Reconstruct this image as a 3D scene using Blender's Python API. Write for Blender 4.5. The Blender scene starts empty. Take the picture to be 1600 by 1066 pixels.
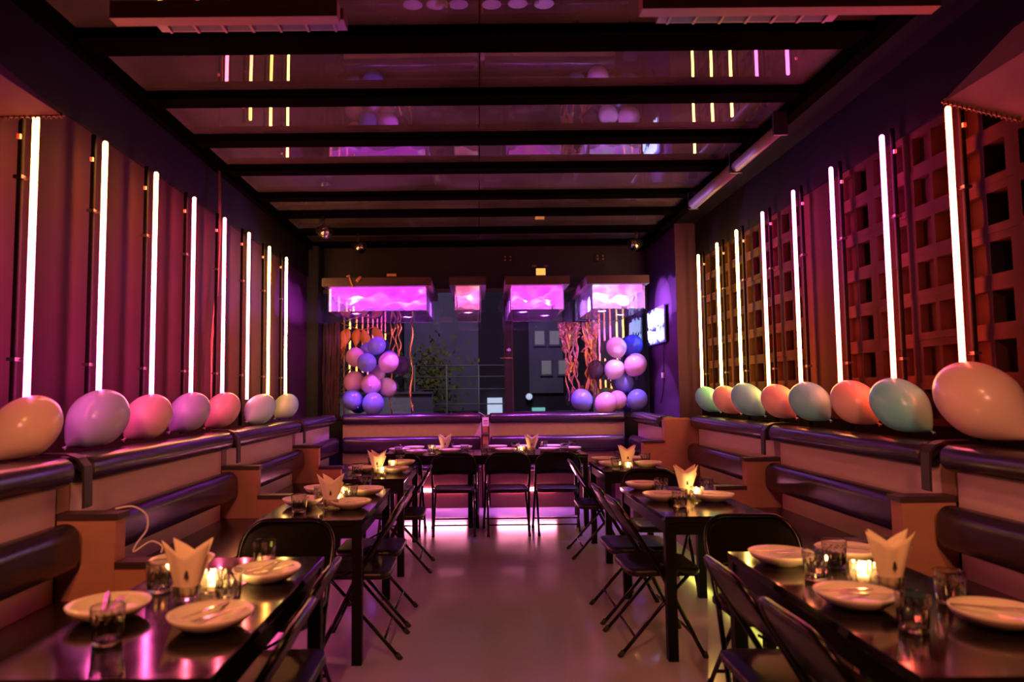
import bpy, bmesh, math, random
from mathutils import Vector, Matrix
random.seed(7)
S = bpy.context.scene
C = S.collection
PI = math.pi

# ------------------------------------------------------------------ camera, world, lights, exposure
cam_d = bpy.data.cameras.new('camera')
cam = bpy.data.objects.new('camera', cam_d); C.objects.link(cam)
right = Vector((0.99995015, 0.0, -0.00998529))
down = Vector((-0.00996042, 0.07054893, -0.99745859))
fwd = Vector((0.00070445, 0.99750832, 0.07054542))
cam.matrix_world = Matrix(((right.x, -down.x, -fwd.x, 0), (right.y, -down.y, -fwd.y, 0), (right.z, -down.z, -fwd.z, 1.45), (0, 0, 0, 1)))
cam_d.sensor_width = 36; cam_d.lens = 1117 / 1600 * 36; cam_d.shift_x = 52 / 1600
cam_d.clip_start = 0.05; cam_d.clip_end = 200
cam_d.dof.use_dof = True; cam_d.dof.focus_distance = 7.0; cam_d.dof.aperture_fstop = 2.0
S.camera = cam
S.view_settings.view_transform = 'Standard'; S.view_settings.look = 'None'
S.view_settings.gamma = 1; S.view_settings.use_curve_mapping = False
S.view_settings.exposure = 0.85
S.cycles.caustics_reflective = False; S.cycles.caustics_refractive = False
S.cycles.sample_clamp_indirect = 4.0; S.cycles.max_bounces = 12
S.cycles.transparent_max_bounces = 24; S.cycles.transmission_bounces = 10
W = bpy.data.worlds.new('night'); S.world = W; W.use_nodes = True
W.node_tree.nodes['Background'].inputs[0].default_value = (0.10, 0.09, 0.16, 1)
W.node_tree.nodes['Background'].inputs[1].default_value = 0.15

def area(name, loc, target, sx, sy, col, power):
    d = bpy.data.lights.new(name, 'AREA'); d.shape = 'RECTANGLE'; d.size = sx; d.size_y = sy
    d.color = col; d.energy = power
    o = bpy.data.objects.new(name, d); C.objects.link(o); o.location = loc
    o.rotation_euler = (Vector(target) - Vector(loc)).to_track_quat('-Z', 'Y').to_euler()
    return o
# warm spotlights over the bar behind the camera, aimed down the two rows of seats
def spotlamp(name, loc, target, col, power, deg, blend=0.8, size=0.12):
    d = bpy.data.lights.new(name, 'SPOT'); d.color = col; d.energy = power; d.spot_size = math.radians(deg); d.spot_blend = blend; d.shadow_soft_size = size
    o = bpy.data.objects.new(name, d); C.objects.link(o); o.location = loc
    o.rotation_euler = (Vector(target) - Vector(loc)).to_track_quat('-Z', 'Y').to_euler(); return o
WARM = (1.0, 0.22, 0.085)
spotlamp('bar_spotlight', (-0.5, -1.6, 3.1), (-1.75, 3.6, 0.72), WARM, 190, 31, 0.4)
spotlamp('bar_spotlight', (0.5, -1.6, 3.1), (2.0, 3.6, 0.72), WARM, 170, 31, 0.4)
spotlamp('bar_spotlight', (0.1, -1.6, 3.1), (0.2, 3.2, 0.3), (1.0, 0.30, 0.25), 35, 34, 0.6)
# added lavender fill from behind the camera, cools the balloons on both ledges
spotlamp('ledge_fill_light', (-0.3, -1.6, 3.1), (-2.15, 4.4, 1.25), (0.50, 0.60, 1.0), 34, 22, 0.5)
spotlamp('ledge_fill_light', (0.3, -1.6, 3.1), (2.5, 4.4, 1.3), (0.50, 0.75, 1.0), 34, 22, 0.5)
# warm ceiling spotlights over the front tables
spotlamp('table_spotlight', (-0.7, 0.9, 3.42), (-1.0, 2.9, 0.76), (1.0, 0.38, 0.12), 95, 58, 0.9, 0.08)
spotlamp('table_spotlight', (0.9, 0.9, 3.42), (1.35, 2.9, 0.76), (1.0, 0.38, 0.12), 95, 58, 0.9, 0.08)
# added fill light that brightens the view outside, no such lamp is there
area('outdoor_fill_light', (0.5, 11.4, 5.5), (-0.6, 15.0, 1.0), 1.0, 1.0, (0.85, 0.75, 1.0), 90)

# ------------------------------------------------------------------ materials
def mat(name, base, rough=0.5, metal=0.0, spec=0.5, var=0.0, scale=8.0, bump=0.0, coat=0.0, rvar=0.0, sss=0.0, stretch=None):
    m = bpy.data.materials.new(name); m.use_nodes = True
    nt = m.node_tree; p = nt.nodes['Principled BSDF']
    p.inputs['Base Color'].default_value = (*base, 1); p.inputs['Roughness'].default_value = rough
    p.inputs['Metallic'].default_value = metal; p.inputs['Specular IOR Level'].default_value = spec
    p.inputs['Coat Weight'].default_value = coat
    tc = nt.nodes.new('ShaderNodeTexCoord'); n = nt.nodes.new('ShaderNodeTexNoise')
    n.inputs['Scale'].default_value = scale; n.inputs['Detail'].default_value = 5
    if stretch:
        mp = nt.nodes.new('ShaderNodeMapping'); mp.inputs['Scale'].default_value = stretch
        nt.links.new(tc.outputs['Object'], mp.inputs[0]); nt.links.new(mp.outputs[0], n.inputs['Vector'])
    else:
        nt.links.new(tc.outputs['Object'], n.inputs['Vector'])
    if var:
        r = nt.nodes.new('ShaderNodeMapRange')
        r.inputs['To Min'].default_value = 1 - var; r.inputs['To Max'].default_value = 1 + var
        nt.links.new(n.outputs['Fac'], r.inputs['Value'])
        mx = nt.nodes.new('ShaderNodeVectorMath'); mx.operation = 'SCALE'
        mx.inputs[0].default_value = base; nt.links.new(r.outputs[0], mx.inputs['Scale'])
        nt.links.new(mx.outputs[0], p.inputs['Base Color'])
    if rvar:
        r = nt.nodes.new('ShaderNodeMapRange')
        r.inputs['From Min'].default_value = 0.3; r.inputs['From Max'].default_value = 0.7
        r.inputs['To Min'].default_value = rough; r.inputs['To Max'].default_value = rough + rvar
        nt.links.new(n.outputs['Fac'], r.inputs['Value']); nt.links.new(r.outputs[0], p.inputs['Roughness'])
    if bump:
        b = nt.nodes.new('ShaderNodeBump'); b.inputs['Strength'].default_value = bump; b.inputs['Distance'].default_value = 0.01
        nt.links.new(n.outputs['Fac'], b.inputs['Height']); nt.links.new(b.outputs[0], p.inputs['Normal'])
    if sss:
        p.inputs['Subsurface Weight'].default_value = sss; p.inputs['Subsurface Radius'].default_value = (0.05, 0.03, 0.02)
    return m

def emit(name, col, strength, base=(0.8, 0.8, 0.8)):
    m = mat(name, base, 0.4); p = m.node_tree.nodes['Principled BSDF']
    p.inputs['Emission Color'].default_value = (*col, 1); p.inputs['Emission Strength'].default_value = strength
    return m

def emit_ramp(name, stops, strength, z0, z1):
    """light tube whose LEDs change colour along its height (object z from z0 to z1)"""
    m = emit(name, (1, 1, 1), strength); nt = m.node_tree; p = nt.nodes['Principled BSDF']
    tc = nt.nodes.new('ShaderNodeTexCoord'); sp = nt.nodes.new('ShaderNodeSeparateXYZ')
    nt.links.new(tc.outputs['Object'], sp.inputs[0])
    mr = nt.nodes.new('ShaderNodeMapRange'); mr.inputs['From Min'].default_value = z0; mr.inputs['From Max'].default_value = z1
    nt.links.new(sp.outputs['Z'], mr.inputs['Value'])
    cr = nt.nodes.new('ShaderNodeValToRGB'); nt.links.new(mr.outputs[0], cr.inputs[0])
    el = cr.color_ramp.elements
    while len(el) < len(stops): el.new(0.5)
    for e, (pos, col) in zip(el, stops): e.position = pos; e.color = (*col, 1)
    nt.links.new(cr.outputs[0], p.inputs['Emission Color'])
    return m

def clear(name, tint=(1, 1, 1), ior=1.5, rough=0.0, refr=0.0, diff=0.0, dcol=(0.5, 0.5, 0.5), wave=0.0, glow=0.0, gcol=(1, 0.9, 0.75)):
    """thin glass or acrylic: what is behind it shows straight through, with a Fresnel reflection"""
    m = bpy.data.materials.new(name); m.use_nodes = True; nt = m.node_tree; nt.nodes.clear()
    out = nt.nodes.new('ShaderNodeOutputMaterial'); tr = nt.nodes.new('ShaderNodeBsdfTransparent')
    tr.inputs[0].default_value = (*tint, 1); gl = nt.nodes.new('ShaderNodeBsdfGlossy'); gl.inputs['Roughness'].default_value = rough
    fr = nt.nodes.new('ShaderNodeFresnel'); fr.inputs['IOR'].default_value = ior
    mx = nt.nodes.new('ShaderNodeMixShader'); last = tr.outputs[0]
    if refr:
        rf = nt.nodes.new('ShaderNodeBsdfRefraction'); rf.inputs['IOR'].default_value = 1.45; rf.inputs['Roughness'].default_value = 0.02
        m2 = nt.nodes.new('ShaderNodeMixShader'); m2.inputs[0].default_value = refr
        nt.links.new(last, m2.inputs[1]); nt.links.new(rf.outputs[0], m2.inputs[2]); last = m2.outputs[0]
    if diff:
        df = nt.nodes.new('ShaderNodeBsdfDiffuse'); df.inputs[0].default_value = (*dcol, 1)
        m3 = nt.nodes.new('ShaderNodeMixShader')
        tc = nt.nodes.new('ShaderNodeTexCoord'); n = nt.nodes.new('ShaderNodeTexNoise'); n.inputs['Scale'].default_value = 1.6; n.inputs['Detail'].default_value = 6
        nt.links.new(tc.outputs['Object'], n.inputs['Vector'])
        mr = nt.nodes.new('ShaderNodeMapRange'); mr.inputs['From Min'].default_value = 0.3; mr.inputs['From Max'].default_value = 0.75
        mr.inputs['To Min'].default_value = diff * 0.5; mr.inputs['To Max'].default_value = diff * 1.5
        nt.links.new(n.outputs['Fac'], mr.inputs['Value']); nt.links.new(mr.outputs[0], m3.inputs[0])
        nt.links.new(last, m3.inputs[1]); nt.links.new(df.outputs[0], m3.inputs[2]); last = m3.outputs[0]
    if glow:
        tl = nt.nodes.new('ShaderNodeBsdfTranslucent'); tl.inputs[0].default_value = (*gcol, 1)
        m4 = nt.nodes.new('ShaderNodeMixShader'); m4.inputs[0].default_value = glow
        nt.links.new(last, m4.inputs[1]); nt.links.new(tl.outputs[0], m4.inputs[2]); last = m4.outputs[0]
    if wave:
        tc = nt.nodes.new('ShaderNodeTexCoord'); n = nt.nodes.new('ShaderNodeTexNoise'); n.inputs['Scale'].default_value = 1.2; n.inputs['Detail'].default_value = 0
        nt.links.new(tc.outputs['Object'], n.inputs['Vector'])
        b = nt.nodes.new('ShaderNodeBump'); b.inputs['Strength'].default_value = wave; b.inputs['Distance'].default_value = 0.02
        nt.links.new(n.outputs['Fac'], b.inputs['Height']); nt.links.new(b.outputs[0], gl.inputs['Normal'])
    nt.links.new(fr.outputs[0], mx.inputs[0]); nt.links.new(last, mx.inputs[1]); nt.links.new(gl.outputs[0], mx.inputs[2])
    nt.links.new(mx.outputs[0], out.inputs[0])
    return m

M = {}
M['floor'] = mat('polished_concrete', (0.38, 0.33, 0.46), 0.09, var=0.12, scale=0.9, rvar=0.12, bump=0.02)
M['wall'] = mat('dark_plaster', (0.052, 0.018, 0.026), 0.8, spec=0.08, var=0.2, scale=3, bump=0.08)
M['upper'] = mat('black_plaster', (0.008, 0.005, 0.005), 0.9, spec=0.1, var=0.2, scale=3)
M['purple'] = mat('purple_paint', (0.075, 0.030, 0.085), 0.8, spec=0.08, var=0.15, scale=3)
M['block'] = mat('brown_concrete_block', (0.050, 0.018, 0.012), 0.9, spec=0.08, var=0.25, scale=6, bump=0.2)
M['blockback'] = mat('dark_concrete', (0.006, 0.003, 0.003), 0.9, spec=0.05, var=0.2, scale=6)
M['black'] = mat('matt_black_paint', (0.012, 0.010, 0.010), 0.55, var=0.2)
M['beam'] = mat('black_steel_beam', (0.004, 0.003, 0.003), 0.9, spec=0.0, var=0.3, scale=4)
M['roof'] = mat('brown_roof_deck', (0.12, 0.08, 0.075), 0.9, var=0.4, scale=1.5)
M['ply'] = mat('pale_plywood', (0.70, 0.50, 0.46), 0.6, var=0.12, scale=3, stretch=(8, 1, 8))
M['plyend'] = mat('orange_plywood', (0.46, 0.20, 0.115), 0.6, var=0.15, scale=3, stretch=(3, 3, 9))
M['base'] = mat('dark_red_plywood', (0.12, 0.035, 0.03), 0.5, var=0.15)
M['cap'] = mat('dark_wood_cap', (0.05, 0.025, 0.025), 0.4, var=0.3, scale=6)
M['vinyl'] = mat('dark_vinyl', (0.032, 0.017, 0.026), 0.25, var=0.2, scale=5, bump=0.05, spec=0.6)
M['strap'] = mat('dark_leather_strap', (0.03, 0.018, 0.014), 0.4, var=0.2)
M['table'] = mat('black_gloss_top', (0.012, 0.009, 0.010), 0.07, var=0.3, scale=6, rvar=0.06, bump=0.02)
M['tleg'] = mat('black_wood', (0.004, 0.003, 0.003), 0.5, var=0.2, spec=0.15)
M['chair'] = mat('black_chair_enamel', (0.004, 0.003, 0.003), 0.22, var=0.2, spec=0.35)
M['cseat'] = mat('black_seat_vinyl', (0.010, 0.006, 0.009), 0.38, var=0.2, spec=0.35)
M['rubber'] = mat('black_rubber', (0.01, 0.01, 0.01), 0.7, var=0.1)
M['plate'] = mat('white_glazed_stoneware', (0.78, 0.72, 0.62), 0.22, var=0.04)
M['napkin'] = mat('cream_paper_napkin', (0.85, 0.76, 0.60), 0.8, var=0.05, scale=20, bump=0.05)
M['ink'] = mat('dark_print', (0.03, 0.02, 0.015), 0.7, var=0.1)
M['steel'] = mat('polished_steel', (0.6, 0.58, 0.56), 0.2, metal=1.0, var=0.05)
M['wax'] = mat('white_wax', (0.9, 0.8, 0.6), 0.5, var=0.03, sss=0.4)
M['flame'] = emit('candle_flame', (1.0, 0.50, 0.12), 110)
M['tumbler'] = clear('tumbler_glass', (0.985, 0.985, 0.985), 1.55, 0.03, refr=0.06, glow=0.07)
M['cglass'] = clear('candle_holder_glass', (0.985, 0.95, 0.9), 1.62, 0.03, refr=0.05, glow=0.03)
M['gbase'] = bpy.data.materials.new('thick_glass_base'); M['gbase'].use_nodes = True
_p = M['gbase'].node_tree.nodes['Principled BSDF']; _p.inputs['Transmission Weight'].default_value = 1; _p.inputs['IOR'].default_value = 1.5; _p.inputs['Roughness'].default_value = 0.02
M['pane'] = clear('window_glass', (0.86, 0.86, 0.88), 1.85, 0.0)
M['acrylic'] = clear('clear_acrylic', (0.93, 0.92, 0.94), 1.6, 0.01, diff=0.17, dcol=(0.8, 0.75, 0.8))
M['frost'] = clear('hazy_acrylic', (0.93, 0.92, 0.94), 1.6, 0.01, diff=0.06, dcol=(0.8, 0.75, 0.8), glow=0.16, gcol=(0.9, 0.85, 0.95))
M['skylight'] = clear('dusty_skylight_glass', (0.7, 0.62, 0.6), 1.7, 0.003, diff=0.55, dcol=(0.20, 0.15, 0.18), wave=0.10)
M['pipe'] = mat('black_conduit', (0.010, 0.006, 0.006), 0.7, spec=0.1, var=0.2)
M['clamp'] = mat('zinc_clamp', (0.12, 0.10, 0.09), 0.35, metal=0.7, var=0.1)
M['red_led'] = emit('red_led', (1.0, 0.025, 0.0), 0.55)
M['amber'] = emit('amber_sign_face', (1.0, 0.33, 0.04), 0.9)
M['grey'] = mat('grey_metal', (0.16, 0.145, 0.145), 0.5, var=0.2)
M['wood_red'] = mat('reddish_timber', (0.30, 0.11, 0.05), 0.6, var=0.25, scale=5, stretch=(1, 8, 8))
M['ridge'] = mat('pink_lit_timber', (0.85, 0.34, 0.30), 0.6, var=0.1)  # pink base colour stands in for red light on the ridge beam
M['awning'] = mat('brown_canvas', (0.30, 0.13, 0.07), 0.85, var=0.2, scale=10, bump=0.1)
M['awning_red'] = mat('dark_red_canvas', (0.12, 0.015, 0.035), 0.85, var=0.2, scale=10, bump=0.1)
M['hem'] = mat('tan_canvas_hem', (0.50, 0.26, 0.10), 0.85, var=0.2, scale=10, bump=0.1)
M['cable'] = mat('red_brown_cable', (0.40, 0.16, 0.11), 0.5, var=0.1)
M['wcable'] = mat('white_cable', (0.75, 0.62, 0.55), 0.5, var=0.05)
M['tag'] = mat('white_card', (0.85, 0.78, 0.75), 0.7, var=0.04)
M['pinkfoil'] = mat('pink_foil', (1.0, 0.42, 0.60), 0.22, metal=0.6, var=0.35, scale=40, bump=0.5)
M['goldfoil'] = mat('gold_foil', (0.95, 0.55, 0.16), 0.22, metal=0.6, var=0.35, scale=40, bump=0.5)
M['leaf'] = mat('gold_leaf_paper', (0.80, 0.36, 0.06), 0.5, var=0.25, scale=12)
M['bark'] = mat('dark_bark', (0.12, 0.06, 0.06), 0.9, var=0.7, scale=6, bump=0.8, stretch=(6, 6, 1))
M['moss'] = mat('green_moss', (0.14, 0.15, 0.04), 0.9, var=0.4, scale=20)
M['neon'] = emit('blue_white_neon', (0.42, 0.55, 1.0), 3.2)
M['signback'] = mat('blue_acrylic_backing', (0.14, 0.12, 0.45), 0.2, var=0.1)
M['strip_pink'] = emit('pink_led_strip', (1.0, 0.25, 0.42), 36)
M['strip_rose'] = emit('magenta_led_strip', (1.0, 0.10, 0.36), 7)
M['strip_lime'] = emit('lime_led_strip', (0.75, 0.72, 0.10), 5)
M['facade'] = mat('grey_render', (0.15, 0.135, 0.20), 0.9, var=0.4, scale=1.5)
M['facade2'] = mat('dark_render', (0.03, 0.022, 0.035), 0.9, var=0.3, scale=1.5)
M['palewall'] = mat('pale_render', (0.42, 0.42, 0.46), 0.9, var=0.1, scale=2)
M['winlit'] = emit('dim_window_glow', (0.55, 0.50, 0.5), 0.10, (0.3, 0.3, 0.3))
M['winbright'] = emit('white_shop_window', (0.6, 0.75, 1.0), 0.55)
M['teal'] = emit('teal_sign', (0.1, 0.6, 0.5), 0.5)
M['street'] = mat('asphalt', (0.05, 0.05, 0.055), 0.8, var=0.3, scale=3)
M['heater'] = mat('heater_housing', (0.16, 0.05, 0.055), 0.4, var=0.1)
M['slot'] = mat('black_slot', (0.008, 0.006, 0.006), 0.6, var=0.1)

def balloon_mat(name, col):
    m = mat(name, col, 0.24, var=0.04, scale=4, sss=0.35); return m
B = {
    'peach': balloon_mat('peach_latex', (0.95, 0.64, 0.48)), 'lilac': balloon_mat('lilac_latex', (0.56, 0.52, 0.90)),
    'pink': balloon_mat('pink_latex', (0.95, 0.54, 0.62)), 'mint': balloon_mat('mint_latex', (0.26, 0.92, 0.88)),
    'palemint': balloon_mat('pale_mint_latex', (0.52, 0.95, 0.98)), 'blue': balloon_mat('blue_latex', (0.26, 0.32, 0.85)),
    'deep': balloon_mat('deep_blue_latex', (0.07, 0.09, 0.75)), 'rose': balloon_mat('rose_latex', (0.85, 0.50, 0.76)),
    'pale': balloon_mat('pale_pink_latex', (0.85, 0.68, 0.88)), 'smoke': clear('smoke_latex', (0.35, 0.30, 0.36), 1.3, 0.1, diff=0.25, dcol=(0.3, 0.25, 0.3)),
}

# ------------------------------------------------------------------ mesh helpers
class MB:
    def __init__(s): s.v = []; s.f = []; s.sm = []
    def add(s, vs, fs, smooth=False):
        n = len(s.v); s.v += [tuple(v) for v in vs]; s.f += [tuple(i + n for i in f) for f in fs]; s.sm += [smooth] * len(fs)
        return s
    def box(s, x0, x1, y0, y1, z0, z1, bev=0.0):
        if bev <= 0:
            vs = [(x, y, z) for x in (x0, x1) for y in (y0, y1) for z in (z0, z1)]
            return s.add(vs, [(0, 1, 3, 2), (4, 6, 7, 5), (0, 4, 5, 1), (2, 3, 7, 6), (0, 2, 6, 4), (1, 5, 7, 3)])
        bm = bmesh.new(); bmesh.ops.create_cube(bm, size=1)
        bmesh.ops.scale(bm, vec=(x1 - x0, y1 - y0, z1 - z0), verts=bm.verts)
        bmesh.ops.translate(bm, vec=((x0 + x1) / 2, (y0 + y1) / 2, (z0 + z1) / 2), verts=bm.verts)
        bmesh.ops.bevel(bm, geom=bm.edges[:], offset=bev, segments=2, affect='EDGES', profile=0.6)
        bm.verts.index_update()
        s.add([v.co[:] for v in bm.verts], [[v.index for v in f.verts] for f in bm.faces]); bm.free(); return s
    def tube(s, pts, r, n=8, cap=True, closed=False):
        pts = [Vector(p) for p in pts]; L = len(pts); vs = []; fs = []
        up = None
        for i, p in enumerate(pts):
            a = pts[(i - 1) % L] if (i or closed) else p; b = pts[(i + 1) % L] if (i < L - 1 or closed) else p
            t = (b - a).normalized()
            if up is None:
                up = Vector((0, 0, 1)) if abs(t.z) < 0.9 else Vector((0, 1, 0))
            u = t.cross(up).normalized(); w = u.cross(t).normalized(); up = w
            rr = r[i] if isinstance(r, (list, tuple)) else r
            vs += [p + (u * math.cos(2 * PI * k / n) + w * math.sin(2 * PI * k / n)) * rr for k in range(n)]
        for i in range(L if closed else L - 1):
            j = (i + 1) % L
            fs += [(i * n + k, i * n + (k + 1) % n, j * n + (k + 1) % n, j * n + k) for k in range(n)]
        if cap and not closed:
            fs += [tuple(range(n))[::-1], tuple((L - 1) * n + k for k in range(n))]
        return s.add(vs, fs, True)
    def lathe(s, prof, n=24, c=(0, 0, 0), facet=None, smooth=True):
        vs = []; fs = []; m = len(prof)
        for i, (r, z) in enumerate(prof):
            for k in range(n):
                q = r * (facet[i][k % len(facet[i])] if facet and facet[i] else 1)
                a = 2 * PI * k / n
                vs.append((c[0] + q * math.cos(a), c[1] + q * math.sin(a), c[2] + z))
        for i in range(m - 1):
            fs += [(i * n + k, i * n + (k + 1) % n, (i + 1) * n + (k + 1) % n, (i + 1) * n + k) for k in range(n)]
        if prof[0][0] < 1e-3 or True:
            fs.append(tuple(range(n))[::-1])
        fs.append(tuple((m - 1) * n + k for k in range(n)))
        return s.add(vs, fs, smooth)
    def prism(s, outline, axis_from, axis_to, smooth=False):
        """outline: list of 3D points; swept from offset axis_from to axis_to"""
        a = Vector(axis_from); b = Vector(axis_to); n = len(outline)
        vs = [Vector(p) + a for p in outline] + [Vector(p) + b for p in outline]
        fs = [tuple(range(n))[::-1], tuple(range(n, 2 * n))]
        s.add(vs, fs, False)
        base = len(s.v) - 2 * n
        for i in range(n):
            j = (i + 1) % n
            s.f.append((base + i, base + j, base + n + j, base + n + i)); s.sm.append(smooth)
        return s
    def mesh(s, name, m=None):
        me = bpy.data.meshes.new(name); me.from_pydata(s.v, [], s.f)
        me.polygons.foreach_set('use_smooth', s.sm); me.update()
        bm = bmesh.new(); bm.from_mesh(me); bmesh.ops.recalc_face_normals(bm, faces=bm.faces); bm.to_mesh(me); bm.free()
        if m: me.materials.append(m)
        return me
    def obj(s, name, m, parent=None, loc=None, rot=None):
        return link(name, s.mesh(name, m), parent, loc, rot)

def link(name, me, parent=None, loc=None, rot=None):
    o = bpy.data.objects.new(name, me); C.objects.link(o)
    if parent is not None: o.parent = parent
    if loc is not None: o.location = loc
    if rot is not None: o.rotation_euler = rot
    return o
def tag(o, label=None, cat=None, group=None, kind=None):
    if label: o['label'] = label
    if cat: o['category'] = cat
    if group: o['group'] = group
    if kind: o['kind'] = kind
    return o
def thing(name, label, cat, loc=(0, 0, 0), rz=0, group=None):
    o = bpy.data.objects.new(name, None); o.empty_display_size = 0.1; C.objects.link(o)
    o.location = loc; o.rotation_euler = (0, 0, rz)
    return tag(o, label, cat, group)
KIDS = {}
def dup(root, loc, rz, label, group=None):
    if root.name not in KIDS:
        KIDS[root.name] = [(c, [g for g in bpy.data.objects if g.parent == c]) for c in bpy.data.objects if c.parent == root]
    r = root.copy(); C.objects.link(r); r.location = loc; r.rotation_euler = (0, 0, rz); r['label'] = label
    if group: r['group'] = group
    for c, gs in KIDS[root.name]:
        k = c.copy(); C.objects.link(k); k.parent = r
        for g in gs:
            q = g.copy(); C.objects.link(q); q.parent = k
    return r
def struct(name, mb, m, label=None, parent=None):
    o = mb.obj(name, m, parent); o['kind'] = 'structure'
    if label: o['label'] = label
    return o

# ------------------------------------------------------------------ room shell
XL, XR, YB, YF, ZC = -2.32, 2.66, 10.0, -3.2, 3.51
struct('floor', MB().box(XL - 0.15, 3.0, YF, YB + 0.1, -0.1, 0), M['floor'], 'polished grey concrete floor with a glossy seal')
struct('wall_left', MB().box(XL - 0.15, XL, YF, YB, 0, 3.7), M['wall'], 'dark plain plaster wall behind the light tubes')
struct('trim_1', MB().box(XL, XL + 0.025, YF, YB - 0.3, 3.03, 3.5), M['upper'], 'slight upper band of the plain wall, light falloff painted black')  # black colour mostly stands in for the light fading up the wall
struct('pillar_left', MB().box(XL, -2.16, 9.62, 9.97, 0, 3.5), M['black'], 'black corner pillar beside the window')
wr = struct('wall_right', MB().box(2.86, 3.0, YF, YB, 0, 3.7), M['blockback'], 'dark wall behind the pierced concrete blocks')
struct('trim_2', MB().box(XR - 0.02, 2.86, YF, 8.55, 3.005, 3.5), M['upper'], 'black upper band over the pierced block wall')
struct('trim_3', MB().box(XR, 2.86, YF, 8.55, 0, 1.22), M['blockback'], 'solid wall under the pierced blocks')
struct('pillar_middle', MB().box(XR - 0.005, 2.86, 5.13, 5.76, 1.22, 3.005), M['block'], 'solid brown pier between two fields of pierced blocks')
struct('pillar_front', MB().box(XR - 0.005, 2.86, YF, 2.61, 1.22, 3.005), M['block'], 'solid brown pier at the front end of the block wall')
struct('pillar_right', MB().box(2.39, 2.86, 8.55, YB, 0, 3.5), M['purple'], 'wide purple pier carrying the neon sign')
struct('wall_back', MB().box(XL, 2.39, 9.97, 10.12, 2.88, 3.7).box(XL, 2.39, 9.97, 10.12, 0, 1.08), M['black'], 'black wall above and below the wide window')
struct('wall_front', MB().box(XL, 3.0, YF - 0.1, YF, 0, 3.7), M['wall'])
struct('ceiling', MB().box(XL - 0.15, 3.0, YF, YB, 3.95, 4.05), M['roof'], 'brown roof deck above the glass')
struct('trim_4', MB().box(2.30, 2.86, YF, YB, 3.46, 3.56), M['upper'], 'black soffit strip beside the glass roof')
# pierced blocks of the right-hand wall, each block with two square holes
def block_mesh():
    W_, H_, D_ = 0.4225, 0.254, 0.12
    ys = [0, 0.055, 0.205, 0.235, 0.385, W_]; zs = [0, 0.042, 0.212, H_]
    mb = MB()
    for i in range(5):
        for j in range(3):
            if i in (1, 3) and j == 1: continue
            mb.add([(0, ys[i], zs[j]), (0, ys[i + 1], zs[j]), (0, ys[i + 1], zs[j + 1]), (0, ys[i], zs[j + 1])], [(0, 1, 2, 3)])
    for i in (1, 3):
        a, b, c, d = ys[i], ys[i + 1], zs[1], zs[2]; dd = D_ if i == 1 else 0.05
        mb.add([(0, a, c), (0, b, c), (0, b, d), (0, a, d), (dd, a, c), (dd, b, c), (dd, b, d), (dd, a, d)],
               [(0, 4, 5, 1), (1, 5, 6, 2), (2, 6, 7, 3), (3, 7, 4, 0)])
        if i == 3: mb.add([(dd, a, c), (dd, b, c), (dd, b, d), (dd, a, d)], [(0, 1, 2, 3)])
    mb.add([(0, 0, 0), (0, W_, 0), (0, W_, H_), (0, 0, H_), (D_, 0, 0), (D_, W_, 0), (D_, W_, H_), (D_, 0, H_)],
           [(0, 1, 5, 4), (1, 2, 6, 5), (2, 3, 7, 6), (3, 0, 4, 7)])
    return mb.mesh('block', M['block'])
bme = block_mesh()
for (y0, n) in ((2.62, 6), (5.77, 6)):
    for i in range(n):
        if y0 + i * 0.4225 > 8.2: continue
        for j in range(7):
            link('block', bme, wr, (XR + random.uniform(-0.004, 0.004), y0 + i * 0.4225, 1.223 + j * 0.2545))
struct('pillar_back', MB().box(XR - 0.005, 2.86, 8.31, 8.55, 1.22, 3.005), M['block'], 'narrow brown pier at the rear end of the block wall')

# glass roof: ring beams, cross beams, panes
struct('beam_left', MB().box(XL, -2.24, YF, YB, 3.40, 3.56), M['beam'], 'black edge beam of the glass roof over the plain wall')
struct('beam_right', MB().box(2.24, 2.32, YF, YB, 3.40, 3.56), M['beam'], 'black edge beam of the glass roof over the block wall')
beams = [4.10, 4.88, 5.70, 6.46, 7.36, 8.09, 8.98, 9.78]
bl = ['first and widest', 'second', 'third', 'fourth', 'fifth', 'sixth', 'seventh', 'last']
for i, y in enumerate(beams):
    z0 = 3.45
    struct('beam_%d' % (i + 1), MB().box(-2.24, 2.24, y - (0.22 if i == 0 else 0.16), y, z0, 3.515), M['beam'], 'black cross beam under the glass roof, %s counted towards the window' % bl[i])
edges = [2.1] + beams
for i in range(len(edges) - 1):
    y0, y1 = edges[i], edges[i + 1] - (0.22 if i == 0 else 0.16)
    for (x0, x1) in ((-2.24, 0.02), (0.03, 2.24)):
        struct('window_%d' % (i * 2 + (1 if x0 < 0 else 2) + 10), MB().box(x0, x1, y0, y1, 3.51, 3.518), M['skylight'])
struct('beam_ridge', MB().box(-0.02, 0.20, 2.0, YB, 3.56, 3.74), M['ridge'], 'reddish lengthwise beam seen through the glass roof')
struct('ceiling_front', MB().box(XL, 2.86, YF, 2.1, 3.50, 3.56), M['upper'])

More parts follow.
